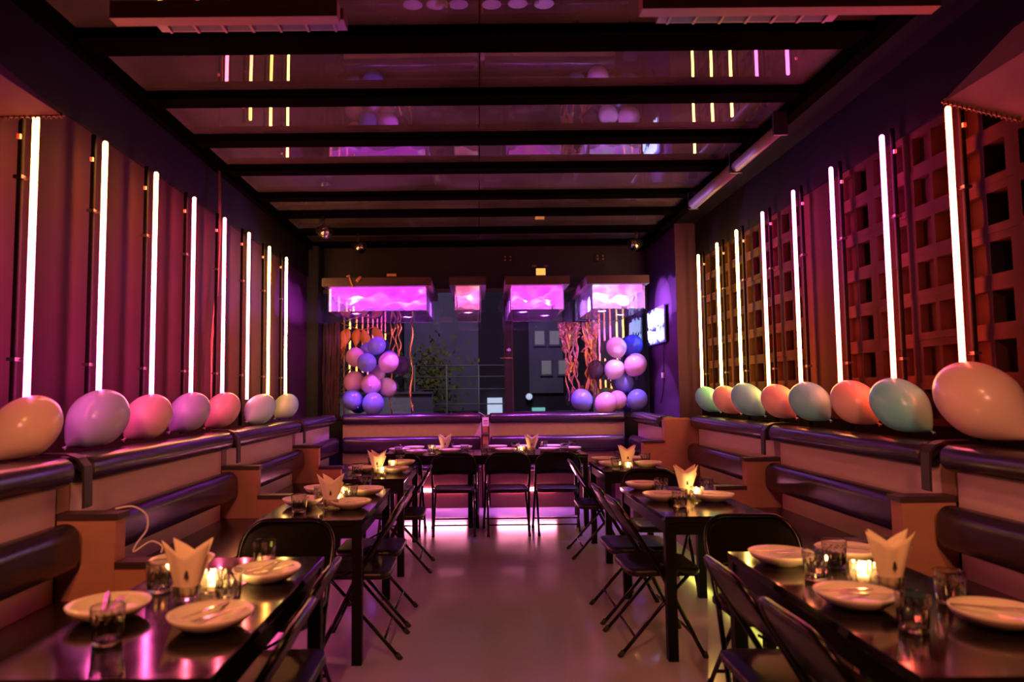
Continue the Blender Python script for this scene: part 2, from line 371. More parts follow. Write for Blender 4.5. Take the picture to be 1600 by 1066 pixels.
# window wall: frame, panes, door edge
wf = struct('window_1', MB().box(-2.16, 2.39, 9.94, 9.98, 1.08, 1.13).box(-2.16, 2.39, 9.93, 9.98, 2.84, 2.89), M['grey'], 'wide window onto the dark street, grey rails')
for (x0, x1) in ((-2.16, -1.86), (-1.86, 0.37), (0.47, 2.37)):
    MB().box(x0, x1, 9.955, 9.965, 1.13, 2.84).obj('pane', M['pane'], wf)
MB().box(0.375, 0.465, 9.92, 9.99, 1.10, 2.84).obj('door_post', M['black'], wf)
MB().box(0.362, 0.378, 9.93, 9.97, 1.12, 2.84).obj('mullion', M['clamp'], wf)
MB().box(0.465, 0.485, 9.93, 9.97, 1.12, 2.84).obj('mullion', M['clamp'], wf)
MB().box(-1.875, -1.855, 9.93, 9.97, 1.12, 2.84).obj('mullion', M['clamp'], wf)
MB().box(2.36, 2.39, 9.92, 9.97, 1.12, 2.84).obj('mullion', M['clamp'], wf)
MB().tube([(0.42, 9.92, 2.02), (0.42, 9.885, 2.02)], 0.034, 16).obj('lock', M['steel'], wf)
MB().tube([(0.30, 9.91, 1.91), (0.47, 9.91, 1.91)], 0.006, 8).obj('handle', M['goldfoil'], wf)

# ------------------------------------------------------------------ outside
struct('exterior_street', MB().box(-14, 14, 10.2, 40, -0.25, -0.05), M['street'], 'dark asphalt street outside the window')
b = thing('street_building', 'dark grey building with a pale central wall panel beyond the window', 'building', (0, 17, 0))
MB().box(-12, 12, 0, 0.4, -0.1, 9).obj('wall', M['facade2'], b)
MB().box(-1.75, 0.0, -0.12, 0.05, 1.0, 9).obj('wall_panel', M['facade'], b)
MB().box(1.2, 2.0, -0.10, 0.05, 1.4, 5.2).obj('wall_panel', M['facade'], b)
for (x, z) in ((1.45, 2.7), (1.8, 2.7), (2.2, 2.7), (1.6, 2.0), (2.0, 2.0), (1.3, 3.3), (2.45, 3.3)):
    f = MB().box(x - 0.15, x + 0.15, -0.16, 0.0, z - 0.2, z + 0.2).obj('window', M['facade'], b)
    MB().box(x - 0.11, x + 0.11, -0.17, -0.15, z - 0.16, z + 0.16).obj('window_pane', M['winlit'], f)
MB().box(0.2, 0.55, -0.2, 0, 0.9, 1.3).obj('shop_window', M['winbright'], b)
MB().box(1.25, 1.55, -0.2, -0.05, 0.98, 1.06).obj('teal_sign', M['teal'], b)
w = thing('boundary_wall', 'low pale wall across the street, seen at the foot of the window', 'wall', (-1.8, 13.2, 0))
MB().box(-1.1, 0.55, 0, 0.15, -0.05, 1.42).obj('wall_panel', M['palewall'], w)
MB().box(0.57, 0.95, 0, 0.15, -0.05, 1.42).obj('wall_panel', M['facade'], w)
MB().box(-1.1, 0.95, -0.03, 0.18, 1.42, 1.46).obj('coping', M['facade'], w)
r = thing('railing', 'thin metal railing with cross bars outside the window', 'railing', (-0.3, 14.5, 0))
for x in (-1.0, -0.35, 0.3, 0.95): MB().tube([(x, 0, -0.05), (x, 0, 2.0)], 0.02, 6).obj('post', M['grey'], r)
for z in (1.2, 1.5, 1.75, 1.98): MB().tube([(-1.0, 0, z), (0.95, 0, z)], 0.014, 6).obj('rail', M['grey'], r)
tr = thing('tree', 'dark leafy tree on the street outside, in front of the pale wall panel', 'tree', (-1.05, 15.6, -0.05))
MB().tube([(0, 0, 0), (0.03, 0, 0.9), (-0.02, 0, 1.7)], [0.06, 0.05, 0.03], 8).obj('trunk', M['bark'], tr)
mb = MB(); rnd = random.Random(21)
for i in range(700):
    a, h = rnd.uniform(0, 2 * PI), rnd.gauss(1.75, 0.42); rr = abs(rnd.gauss(0, 0.42)); x, y = rr * math.cos(a), rr * math.sin(a) * 0.6
    u = Vector((rnd.uniform(-1, 1), rnd.uniform(-.5, .5), rnd.uniform(-1, 1))).normalized() * 0.07; w = u.cross(Vector((0.2, 1, 0.1))).normalized() * 0.03; c = Vector((x, y, h))
    mb.add([c - u, c + w, c + u, c - w], [(0, 1, 2, 3)])
o = mb.obj('foliage', M['moss'], tr); o['kind'] = 'stuff'
st = MB().box(1.9, 2.35, 11.6, 11.9, -0.05, 3.2).obj('exterior_pillar', M['palewall']); tag(st, 'pale concrete pillar just outside the window by the balloons', 'pillar')
bs = thing('round_lamp', 'small round white lamp on the dark building outside', 'lamp', (1.18, 16.9, 1.32))
MB().tube([(0, 0, 0), (0, -0.1, 0)], 0.09, 16).obj('lamp_body', M['grey'], bs)
MB().tube([(0, -0.1, 0), (0, -0.12, 0)], 0.075, 16).obj('lamp_glass', M['winbright'], bs)

# ------------------------------------------------------------------ light tubes with conduits on both side walls
Y_, P_, R_, K_, A_, O_ = (1.0, 0.55, 0.10), (1.0, 0.10, 0.29), (1.0, 0.14, 0.10), (1.0, 0.10, 0.16), (1.0, 0.28, 0.045), (1.0, 0.075, 0.02)
MG = (1.0, 0.07, 0.46)
ramps = {
    'yellow_magenta': [(0, MG), (0.35, P_), (0.75, A_), (1, Y_)], 'yellow_rose': [(0, MG), (0.4, P_), (0.8, A_), (1, Y_)],
    'rose': [(0, P_), (0.5, K_), (1, R_)], 'pink': [(0, P_), (0.5, K_), (1, K_)], 'amber_rose': [(0, K_), (0.5, R_), (1, A_)],
    'yellow': [(0, Y_), (0.6, Y_), (1, Y_)], 'amber': [(0, A_), (0.5, A_), (1, Y_)],
    'magenta_amber': [(0, A_), (0.45, R_), (0.75, MG), (1, MG)], 'magenta_rose': [(0, O_), (0.4, R_), (0.7, MG), (1, MG)], 'orange': [(0, O_), (0.5, R_), (1, O_)],
}
TUBE = {k: emit_ramp('tube_' + k, v, 22.0, 1.38, 3.0) for k, v in ramps.items()}
LT = [(3.409, 2.82, 'yellow_magenta'), (4.054, 2.92, 'yellow_magenta'), (4.708, 2.942, 'yellow_rose'), (5.351, 2.95, 'rose'), (6.005, 2.952, 'pink'), (6.65, 2.969, 'amber_rose'), (7.306, 2.97, 'amber'), (7.965, 2.98, 'yellow')]
RT = [(8.12, 2.995, 'yellow'), (7.47, 2.995, 'yellow'), (6.90, 3.005, 'yellow'), (6.255, 3.02, 'magenta_amber'), (5.63, 3.035, 'magenta_amber'), (5.015, 3.028, 'magenta_rose'), (4.368, 3.026, 'magenta_rose'), (3.742, 2.955, 'orange')]
order = ['first', 'second', 'third', 'fourth', 'fifth', 'sixth', 'seventh', 'eighth']
def light_tube(side, i, y, zt, k):
    sx = -1 if side == 'plain' else 1
    x = -2.15 if sx < 0 else 2.535
    zb = 1.40
    t = thing('light_tube', '%s glowing light tube counted from the camera on the %s wall' % (order[i], 'plain dark' if sx < 0 else 'pierced block'), 'light', (x, y, 0), 0, 'light tubes on the %s wall' % ('plain' if sx < 0 else 'block'))
    MB().tube([(0, 0, zb), (0, 0, zt - 0.012), (0, 0, zt - 0.004), (0, 0, zt)], [0.0148, 0.0148, 0.011, 0.005], 8).obj('glowing_tube', TUBE[k], t)
    px = sx * 0.055
    MB().tube([(px, -0.02, 1.16), (px, -0.02, zt + 0.03)], 0.015, 8).obj('conduit', M['pipe'], t)
    MB().box(px - 0.008, px + 0.008, -0.045, -0.03, zt - 0.13, zt - 0.108).obj('red_indicator', M['red_led'], t)
    for z in (1.62, 2.50):
        c = MB().box(min(0, px), max(0, px), -0.010, 0.0, z, z + 0.008).box(px - 0.021, px + 0.021, -0.042, 0.0, z - 0.004, z + 0.012)
        c.obj('clamp', M['clamp'], t)
for i, (y, zt, k) in enumerate(LT): light_tube('plain', i, y, zt, k)
for i, (y, zt, k) in enumerate(reversed(RT)): light_tube('block', i, y, zt, k)

# ------------------------------------------------------------------ balloons
def egg_mesh(name, m, lw, lh, taper=0.22):
    """balloon: neck end at -z"""
    mb = MB(); prof = []
    N = 24
    for i in range(N + 1):
        a = PI * i / N; z = -math.cos(a); rr = math.sin(a) * (1 - taper * max(0, -z) ** 2 - 0.10 * taper * (1 - z))
        prof.append((max(rr * lw, 0.0006), z * lh))
    mb.lathe(prof, 28)
    me = mb.mesh(name, m)
    return me
def balloon(label, group, c, lw, lh, col, axis, taper=0.5):
    c = (c[0], c[1], c[2] + 0.01)
    t = thing('balloon', label, 'balloon', c, 0, group)
    q = Vector(axis).normalized().to_track_quat('-Z', 'Y').to_euler()
    body = link('skin', egg_mesh('balloon_skin', B[col], lw, lh, taper), t, (0, 0, 0), q)
    k = MB().lathe([(0.004, -lh + 0.004), (0.006, -lh - 0.006), (0.011, -lh - 0.018), (0.013, -lh - 0.02)], 10).obj('knot', B[col], t, (0, 0, 0), q)
    return t
LBn = [((-2.08, 3.28, 1.285), .145, .165, 'peach'), ((-2.06, 3.86, 1.304), .158, .172, 'lilac'), ((-2.08, 4.49, 1.291), .145, .158, 'pink'), ((-2.08, 5.13, 1.302), .143, .16, 'lilac'), ((-2.08, 5.79, 1.301), .14, .162, 'pink'), ((-2.06, 6.72, 1.285), .145, .195, 'palemint'), ((-2.09, 7.74, 1.292), .138, .15, 'palemint')]
for i, (c, lw, lh, col) in enumerate(LBn):
    d = {'peach': 'peach orange', 'lilac': 'lilac', 'pink': 'pink', 'palemint': 'pale mint'}[col]
    ax = (-0.42, -0.55, -0.62) if i != 5 else (-0.2, -0.8, -0.4)
    balloon('%s balloon on the plain wall ledge, %s from the camera' % (d, order[i]), 'balloons along the plain wall ledge', c, lw * 0.96, lh * 1.10, col, ax)
RBn = [((2.42, 3.44, 1.358), .185, .215, 'peach'), ((2.42, 4.10, 1.327), .153, .176, 'mint'), ((2.42, 4.60, 1.336), .142, .158, 'peach'), ((2.42, 5.22, 1.333), .145, .158, 'mint'), ((2.42, 5.76, 1.328), .137, .153, 'peach'), ((2.42, 6.415, 1.335), .143, .17, 'mint'), ((2.42, 6.96, 1.327), .135, .155, 'peach'), ((2.44, 7.60, 1.324), .13, .155, 'mint')]
for i, (c, lw, lh, col) in enumerate(RBn):
    d = {'peach': 'peach orange', 'mint': 'mint green'}[col]
    balloon('%s balloon on the block wall ledge, %s from the camera' % (d, order[i]), 'balloons along the block wall ledge', c, lw * 0.96, lh * 1.10, col, (0.40, -0.55, -0.62))
Lc = [(-1.38, 9.74, 2.07, .125, 'blue', 'blue balloon at the very top of the bark-side cluster'), (-1.524, 9.86, 2.023, .105, 'blue', 'blue balloon tucked behind the top one of the bark-side cluster'), (-1.67, 9.76, 1.92, .135, 'rose', 'pink balloon at the upper edge of the cluster, next to the bark'),
      (-1.489, 9.62, 1.839, .134, 'blue', 'blue balloon with its knot to the room, middle of the bark-side cluster'), (-1.227, 9.86, 1.90, .12, 'blue', 'blue balloon peeping over the large pink one, bark-side cluster'), (-1.21, 9.72, 1.84, .14, 'rose', 'large pink balloon reaching out towards the window centre, bark-side cluster'),
      (-1.40, 9.84, 1.70, .12, 'pale', 'pale balloon half hidden under the blue middle one, bark-side cluster'), (-1.70, 9.74, 1.589, .142, 'rose', 'rose balloon above the lowest blue one, next to the bark'), (-1.445, 9.65, 1.551, .144, 'rose', 'pale pink balloon at the front of the cluster, below the blue knot'),
      (-1.254, 9.80, 1.506, .133, 'pale', 'pale pink balloon low on the window side, bark-side cluster'), (-1.69, 9.62, 1.345, .142, 'blue', 'blue balloon low down next to the bark'), (-1.655, 9.86, 1.27, .12, 'deep', 'dark blue balloon in the shadow under the cluster'), (-1.405, 9.62, 1.285, .15, 'blue', 'blue balloon resting on the window bench, bottom of the bark-side cluster')]
Rc = [(1.877, 9.72, 2.016, .142, 'pale', 'white pink balloon at the top of the sign-side cluster'), (2.12, 9.80, 2.048, .148, 'deep', 'deep blue balloon beside the neon sign'), (1.844, 9.72, 1.719, .14, 'pale', 'white pink balloon below the topmost white one, sign-side cluster'), (2.12, 9.72, 1.777, .155, 'rose', 'large pink egg-shaped balloon under the deep blue one'),
      (2.0, 9.84, 1.543, .14, 'blue', 'blue balloon in the middle of the sign-side cluster'), (2.13, 9.76, 1.307, .14, 'blue', 'violet blue balloon in the window corner, sign-side cluster'), (2.04, 9.86, 1.23, .09, 'blue', 'small blue balloon hidden at the foot of the sign-side cluster'),
      (1.88, 9.78, 1.301, .13, 'rose', 'pink balloon behind the front one, foot of the sign-side cluster'), (1.685, 9.62, 1.265, .148, 'rose', 'pink balloon lying on the bench, foot of the sign-side cluster'), (1.39, 9.66, 1.306, .15, 'blue', 'blue balloon farthest from the neon sign, under the foil fringe')]
for g, L in (('balloons of the bark-side cluster', Lc), ('balloons of the sign-side cluster', Rc)):
    L = [list(q) for q in L]
    for _ in range(80):                                             # let the balloons of a cluster settle so that they only touch
        for i in range(len(L)):
            for j in range(i + 1, len(L)):
                a, b_ = L[i], L[j]; d = Vector(b_[:3]) - Vector(a[:3]); gap = 0.97 * (a[3] + b_[3]) - d.length
                if gap > 0:
                    s_ = 1 if d.y >= 0 else -1; k_ = min(0.02, gap) * 0.5
                    a[1] = min(9.85, max(9.44, a[1] - s_ * k_)); b_[1] = min(9.85, max(9.44, b_[1] + s_ * k_))
    for (x, y, z, r_, col, lab) in L:
        ax = (random.uniform(-.6, .6), random.uniform(-.3, .8), random.uniform(-.8, -.2))
        if 'knot' in lab: ax = (0.05, -1, -0.15)
        balloon(lab, g, (x, y, z), r_ * 0.985, r_ * 1.06, col, ax, 0.15)
balloon('smoky translucent balloon behind the bark-side cluster', 'smoky balloons at the window', (-1.06, 9.84, 1.80), .12, .14, 'smoke', (0.1, 0, -1), 0.3)
balloon('smoky translucent balloon behind the sign-side cluster', 'smoky balloons at the window', (1.62, 9.83, 1.72), .12, .14, 'smoke', (0.1, 0, -1), 0.2)

# ------------------------------------------------------------------ banquettes (section in u = out of the backrest, z)
def roll_section(u0, u1, z0, z1, r, n=6):
    pts = []
    for (cu, cz, a0) in ((u1 - r, z1 - r, 0), (u0 + r, z1 - r, 90), (u0 + r, z0 + r, 180), (u1 - r, z0 + r, 270)):
        for k in range(n + 1):
            a = math.radians(a0 + 90 * k / n); pts.append((cu + r * math.cos(a), cz + r * math.sin(a)))
    return pts
def roll(sec, to, a, b, endr=0.035):
    """upholstered roll swept from a to b with rounded ends; to(u, z, s) -> 3D"""
    cu = sum(p[0] for p in sec) / len(sec); cz = sum(p[1] for p in sec) / len(sec); n = len(sec)
    st = []
    for k in range(5):
        t = k / 4 * PI / 2; st.append((a + endr * (1 - math.sin(t)), 1 - 0.22 * (1 - math.sin(t)) - 0.30 * (1 - math.sin(t)) ** 3))
    st = [(a + endr * (1 - math.cos(PI / 2 * (1 - k / 4))) if False else a + endr * (k / 4), 1 - 0.35 * (1 - math.sqrt(max(0, 1 - (1 - k / 4) ** 2)))) for k in range(5)]
    m = 8
    st += [(a + endr + (b - a - 2 * endr) * k / m, 1.0 + 0.006 * math.sin(k * 2.1 + a * 7)) for k in range(1, m)]
    st += [(b - endr * (k / 4), 1 - 0.35 * (1 - math.sqrt(max(0, 1 - (1 - k / 4) ** 2)))) for k in range(4, -1, -1)]
    vs = []; fs = []
    for s, sc in st:
        vs += [to(cu + (u - cu) * sc, cz + (z - cz) * sc, s) for (u, z) in sec]
    for i in range(len(st) - 1):
        fs += [(i * n + k, i * n + (k + 1) % n, (i + 1) * n + (k + 1) % n, (i + 1) * n + k) for k in range(n)]
    fs += [tuple(range(n)), tuple((len(st) - 1) * n + k for k in range(n))]
    return MB().add(vs, fs, True)
def boxu(to, u0, u1, s0, s1, z0, z1):
    vs = [to(u, z, s) for u in (u0, u1) for s in (s0, s1) for z in (z0, z1)]
    return MB().add(vs, [(0, 1, 3, 2), (4, 6, 7, 5), (0, 4, 5, 1), (2, 3, 7, 6), (0, 2, 6, 4), (1, 5, 7, 3)])
TOP = roll_section(-0.12, 0.10, 1.03, 1.165, 0.062)
MID = roll_section(0.0, 0.135, 0.655, 0.87, 0.062)
def banquette(label, to, s0, s1, strip, seat=0.56, seatz=0.52, ledge=0.36, seat_end=None, top=(0, 0), led=()):
    t = thing('banquette', label, 'bench', (0, 0, 0), 0, 'banquettes along the walls')
    bx = seat - 0.06
    boxu(to, -0.02, 0.0, s0, s1, 0.0, 1.06).obj('back_panel', M['ply'], t)
    e = seat_end or s1
    boxu(to, 0.0, bx, s0, e, 0.0, 0.455).obj('base_panel', M['base'], t)
    boxu(to, -ledge, -0.02, s0, s1, 1.03, 1.075).obj('ledge', M['black'], t)
    sec = roll_section(0.002, seat, 0.457, seatz, 0.025, 3)
    roll(sec, to, s0, e, 0.02).obj('seat_cushion', M['vinyl'], t)
    roll(MID, to, s0 + 0.01, s1 - 0.01).obj('back_roll', M['vinyl'], t)
    roll(TOP, to, s0 + 0.0 + top[0], s1 - 0.0 - top[1]).obj('top_roll', M['vinyl'], t)
    if led is not None:
        boxu(to, bx + 0.001, bx + 0.016, *(led if led else (s0 + 0.1, e - 0.1)), 0.205, 0.245).obj('light_strip', M[strip], t)
    return t
toL = lambda u, z, s: (-1.95 + u, s, z)
toR = lambda u, z, s: (2.38 - u, s, z)
toB = lambda u, z, s: (s, 9.50 - u, z)
toRC = lambda u, z, s: (2.07 - u, s, z)
banquette('front dark vinyl banquette bay along the plain wall', toL, 1.3, 3.33, 'strip_rose')
banquette('second dark vinyl banquette bay along the plain wall, beside the middle table', toL, 3.45, 5.45, 'strip_rose')
banquette('third dark vinyl banquette bay along the plain wall, beside the rear table', toL, 5.56, 7.52, 'strip_rose')
banquette('last dark vinyl banquette bay along the plain wall, ending in the window corner', toL, 7.63, 9.36, 'strip_rose', seat_end=8.98)
banquette('front dark vinyl banquette bay along the block wall', toR, 1.3, 3.60, 'strip_lime', ledge=0.275)
banquette('middle dark vinyl banquette bay along the block wall', toR, 3.73, 5.70, 'strip_lime', ledge=0.275)
banquette('rear dark vinyl banquette bay along the block wall, ending at the orange panel', toR, 5.81, 7.80, 'strip_lime', ledge=0.275)
banquette('short banquette return beside the neon sign pier', toRC, 7.95, 9.36, 'strip_lime', seat=0.45, ledge=0.31, seat_end=8.98, led=None)
banquette('window banquette half next to the bark', toB, -1.80, 0.03, 'strip_pink', seat=0.5, led=(-0.95, -0.17))
banquette('window banquette half next to the neon sign', toB, 0.135, 1.92, 'strip_pink', seat=0.5, led=(0.22, 0.95))

def divider(label, to, s0, s1, strap=True, low=True, ulow=0.5):
    t = thing('bench_divider', label, 'divider', (0, 0, 0), 0, 'stepped plywood dividers between banquette bays')
    boxu(to, 0.0, 0.27, s0, s1, 0.0, 0.875).obj('tall_panel', M['plyend'], t)
    boxu(to, -0.01, 0.285, s0 - 0.007, s1 + 0.007, 0.876, 0.905).obj('cap', M['cap'], t)
    boxu(to, -0.02, -0.001, s0, s1, 0.906, 1.06).obj('back_panel', M['plyend'], t)
    if low:
        boxu(to, 0.271, ulow, s0, s1, 0.0, 0.655).obj('low_panel', M['plyend'], t)
        boxu(to, 0.272, ulow + 0.02, s0 - 0.007, s1 + 0.007, 0.656, 0.685).obj('cap', M['cap'], t)
    if strap:
        m = (s0 + s1) / 2; w_ = 0.035
        mb = MB(); prof = [(0.118, 0.93), (0.116, 1.04), (0.112, 1.12), (0.08, 1.16), (0.03, 1.178), (-0.10, 1.18), (-0.16, 1.17)]
        n = len(prof)
        vs = [to(u, z, m - w_) for u, z in prof] + [to(u, z, m + w_) for u, z in prof] + [to(u - 0.012, z - 0.006, m - w_) for u, z in prof] + [to(u - 0.012, z - 0.006, m + w_) for u, z in prof]
        fs = []
        for i in range(n - 1):
            fs += [(i, i + 1, n + i + 1, n + i), (2 * n + i, 3 * n + i, 3 * n + i + 1, 2 * n + i + 1), (i, 2 * n + i, 2 * n + i + 1, i + 1), (n + i, n + i + 1, 3 * n + i + 1, 3 * n + i)]
        fs += [(0, n, 3 * n, 2 * n), (n - 1, 3 * n - 1, 4 * n - 1, 2 * n - 1)]
        mb.add(vs, fs, False).obj('strap', M['strap'], t)
    return t
divider('stepped divider nearest the camera on the plain wall, white cable beside it', toL, 3.345, 3.44)
divider('stepped divider between the second and third bays, plain wall', toL, 5.465, 5.55)
divider('stepped divider before the window corner, plain wall', toL, 7.535, 7.62)
divider('stepped divider nearest the camera on the block wall', toR, 3.62, 3.72)
divider('stepped divider between the middle and rear bays, block wall', toR, 5.71, 5.80)
divider('slim grey divider in the centre of the window banquette', toB, 0.045, 0.12, strap=False, low=False)
# big orange end panel by the neon sign pier
t = thing('bench_end_panel', 'tall stepped orange plywood end panel below the neon sign pier', 'panel', (0, 0, 0))
MB().prism([(1.78, 0, 0), (2.38, 0, 0), (2.38, 0, 1.12), (2.015, 0, 1.12), (2.015, 0, 0.875), (1.78, 0, 0.875)], (0, 7.82, 0), (0, 7.93, 0)).obj('panel', M['plyend'], t)
MB().box(1.765, 2.013, 7.80, 7.945, 0.876, 0.90).obj('cap', M['cap'], t)
MB().box(2.03, 2.3, 7.84, 7.92, 1.121, 1.14).obj('rag', M['hem'], t)
# card on a string in the middle of the window banquette
t = thing('price_card', 'small white pink card hung on a string at the centre of the window banquette', 'card', (0.085, 9.37, 1.0))
MB().box(-0.042, 0.042, -0.002, 0.002, 0.0, 0.115).obj('card', M['tag'], t)
MB().tube([(0, 0, 0.115), (-0.03, 0.0, 0.15), (-0.075, 0.06, 0.172), (-0.09, 0.13, 0.172)], 0.003, 6).obj('string', M['tag'], t)
for z in (0.03, 0.05, 0.068): MB().box(-0.028, 0.026, -0.0035, -0.0022, z, z + 0.007).obj('print_line', M['ink'], t)

# ------------------------------------------------------------------ tables
def table(label, x0, x1, y0, y1, group='black tables', rot=0):
    t = thing('table', label, 'table', ((x0 + x1) / 2, (y0 + y1) / 2, 0), rot, group)
    w_, l_ = (x1 - x0) / 2, (y1 - y0) / 2
    MB().box(-w_, w_, -l_, l_, 0.735, 0.765, 0.003).obj('table_top', M['table'], t)
    MB().box(-w_ + 0.012, w_ - 0.012, -l_ + 0.012, -l_ + 0.032, 0.665, 0.734).box(-w_ + 0.012, w_ - 0.012, l_ - 0.032, l_ - 0.012, 0.665, 0.734).box(-w_ + 0.012, -w_ + 0.032, -l_ + 0.03, l_ - 0.03, 0.665, 0.734).box(w_ - 0.032, w_ - 0.012, -l_ + 0.03, l_ - 0.03, 0.665, 0.734).obj('apron', M['tleg'], t)
    for sx in (-1, 1):
        for sy in (-1, 1):
            a, b_ = sx * (w_ - 0.030), sy * (l_ - 0.030)
            MB().box(a - 0.027, a + 0.027, b_ - 0.027, b_ + 0.027, 0, 0.734, 0.002).obj('leg', M['tleg'], t)
    return t
table('black gloss table in front by the plain wall', -1.24, -0.655, 1.78, 3.06)
table('black gloss table in the middle by the plain wall', -1.215, -0.635, 3.91, 5.17)
table('black gloss table at the rear by the plain wall', -1.165, -0.60, 5.74, 7.08)
table('black gloss table in front by the block wall', 1.04, 1.63, 1.74, 3.07)
table('black gloss table in the middle by the block wall', 0.998, 1.58, 3.92, 5.14)
table('black gloss table at the rear by the block wall', 1.055, 1.65, 6.10, 6.95)
table('black gloss table under the window, half next to the bark', -1.055, -0.07, 7.76, 8.52)
table('black gloss table under the window, half next to the neon sign', -0.065, 1.17, 7.76, 8.52)

# ------------------------------------------------------------------ chairs (local: sitter faces +y)
def chair_proto(label, loc, rz):
    t = thing('folding_chair', label, 'chair', loc, rz, 'black folding chairs')
    hw = 0.225
    def on(x, z):  # back frame plane
        y = 0.20 - (0.20 + 0.02) * z / 0.44 if z < 0.44 else -0.02 - 0.23 * (z - 0.44) / 0.38
        return (x, y, z)
    pts = [on(-hw - 0.015, 0.0), on(-hw - 0.008, 0.22), on(-hw, 0.44), on(-hw, 0.60), on(-hw, 0.70)]
    for k in range(1, 7):
        a = PI / 2 * k / 6; pts.append(on(-hw + 0.11 * (1 - math.cos(a)), 0.70 + 0.12 * math.sin(a)))
    full = pts + [(-p[0], p[1], p[2]) for p in reversed(pts)]
    MB().tube(full, 0.0125, 8).obj('frame', M['chair'], t)
    # pressed steel backrest filling the arch
    mb = MB(); cols = 14; rows = 7; vs = []; fs = []
    for side in (0, 1):
        for i in range(cols + 1):
            x = -hw + 2 * hw * i / cols
            ax = abs(x); zt = 0.82 if ax < hw - 0.11 else 0.70 + 0.12 * math.sqrt(max(0, 1 - ((ax - (hw - 0.11)) / 0.11) ** 2))
            zb = 0.60 + 0.01 * math.cos(x / hw * PI / 2)
            for j in range(rows + 1):
                z = zb + (zt - zb) * j / rows; p = on(x, z)
                bow = 0.020 * (1 - (x / hw) ** 2) * math.sin(PI * min(1, (z - 0.56) / 0.3))
                vs.append((x, p[1] - bow + (0.004 if side else -0.004), z))
    n = (cols + 1) * (rows + 1)
    for side in (0, 1):
        for i in range(cols):
            for j in range(rows):
                a = side * n + i * (rows + 1) + j; q = (a, a + rows + 1, a + rows + 2, a + 1); fs.append(q if side else q[::-1])
    for i in range(cols):
        a = i * (rows + 1); fs += [(a, a + rows + 1, n + a + rows + 1, n + a), (a + rows, n + a + rows, n + a + 2 * rows + 1, a + 2 * rows + 1)]
    mb.add(vs, fs, True).obj('backrest', M['chair'], t)
    # seat
    sec = []; vs = []; fs = []
    out = []
    for (cx, cy, a0) in ((0.14, 0.15, 0), (-0.14, 0.15, 90), (-0.155, -0.14, 180), (0.155, -0.14, 270)):
        for k in range(5):
            a = math.radians(a0 + 90 * k / 4); out.append((cx + 0.06 * math.cos(a), cy + 0.06 * math.sin(a)))
    n = len(out)
    for (sc, z) in ((0.97, 0.425), (1.0, 0.432), (1.0, 0.452), (0.97, 0.462), (0.6, 0.458), (0.05, 0.455)):
        vs += [(x * sc, y * sc, z) for x, y in out]
    for i in range(5): fs += [(i * n + k, i * n + (k + 1) % n, (i + 1) * n + (k + 1) % n, (i + 1) * n + k) for k in range(n)]
    fs += [tuple(range(n))[::-1], tuple(5 * n + k for k in range(n))]
    MB().add(vs, fs, True).obj('seat', M['cseat'], t)
    for s in (-1, 1):
        MB().tube([(s * 0.207, -0.26, 0.0), (s * 0.203, -0.05, 0.235), (s * 0.200, 0.13, 0.43)], 0.011, 8).obj('rear_leg', M['chair'], t)
        MB().tube([(s * (hw + 0.016), 0.202, 0.0), (s * (hw + 0.015), 0.194, 0.03)], 0.016, 8).obj('foot_tip', M['rubber'], t)
        MB().tube([(s * 0.2075, -0.263, 0.0), (s * 0.2065, -0.237, 0.03)], 0.015, 8).obj('foot_tip', M['rubber'], t)
        MB().tube([(s * 0.236, -0.03, 0.50), (s * 0.205, 0.10, 0.435)], 0.006, 6).obj('hinge_link', M['chair'], t)
    y_, z_ = -0.195, 0.075
    MB().tube([(-0.206, -0.17, 0.10), (0.206, -0.17, 0.10)], 0.008, 6).obj('crossbar', M['chair'], t)
    MB().tube([(-0.23, 0.145, 0.11), (0.23, 0.145, 0.11)], 0.008, 6).obj('crossbar', M['chair'], t)
    return t
CH = [
    ((-0.79, 2.64, 0), PI / 2, 'black folding chair on the aisle side of the front plain-wall table, far seat'),
    ((-0.76, 2.10, 0), PI / 2, 'black folding chair on the aisle side of the front plain-wall table, near seat'),
    ((-0.70, 4.21, 0), PI / 2, 'black folding chair on the aisle side of the middle plain-wall table, near seat'),
    ((-0.70, 4.75, 0), PI / 2, 'black folding chair on the aisle side of the middle plain-wall table, far seat'),
    ((-0.66, 6.06, 0), PI / 2, 'black folding chair on the aisle side of the rear plain-wall table'),
    ((-0.947, 3.36, 0), PI, 'black folding chair at the far head of the front plain-wall table'),
    ((1.10, 2.60, 0), -PI / 2, 'black folding chair on the aisle side of the front block-wall table, far seat'),
    ((1.10, 2.06, 0), -PI / 2, 'black folding chair on the aisle side of the front block-wall table, near seat'),
    ((1.01, 4.22, 0), -PI / 2, 'black folding chair on the aisle side of the middle block-wall table, near seat'),
    ((1.01, 4.76, 0), -PI / 2, 'black folding chair on the aisle side of the middle block-wall table, far seat'),
    ((1.06, 6.47, 0), -PI / 2, 'black folding chair on the aisle side of the rear block-wall table'),
    ((1.324, 3.36, 0), PI, 'black folding chair at the far head of the front block-wall table'),
    ((1.325, 5.43, 0), PI, 'black folding chair at the far head of the middle block-wall table'),
    ((-0.82, 7.52, 0), 0, 'black folding chair at the window table, first from the plain wall'),
    ((-0.262, 7.52, 0), 0, 'black folding chair at the window table, second from the plain wall'),
    ((0.285, 7.52, 0), 0, 'black folding chair at the window table, third from the plain wall'),
    ((0.80, 7.52, 0), 0, 'black folding chair at the window table, fourth from the plain wall'),
]
c0 = chair_proto(CH[0][2], CH[0][0], CH[0][1])
for (loc, rz, lab) in CH[1:]: dup(c0, loc, rz + random.uniform(-0.03, 0.03), lab)

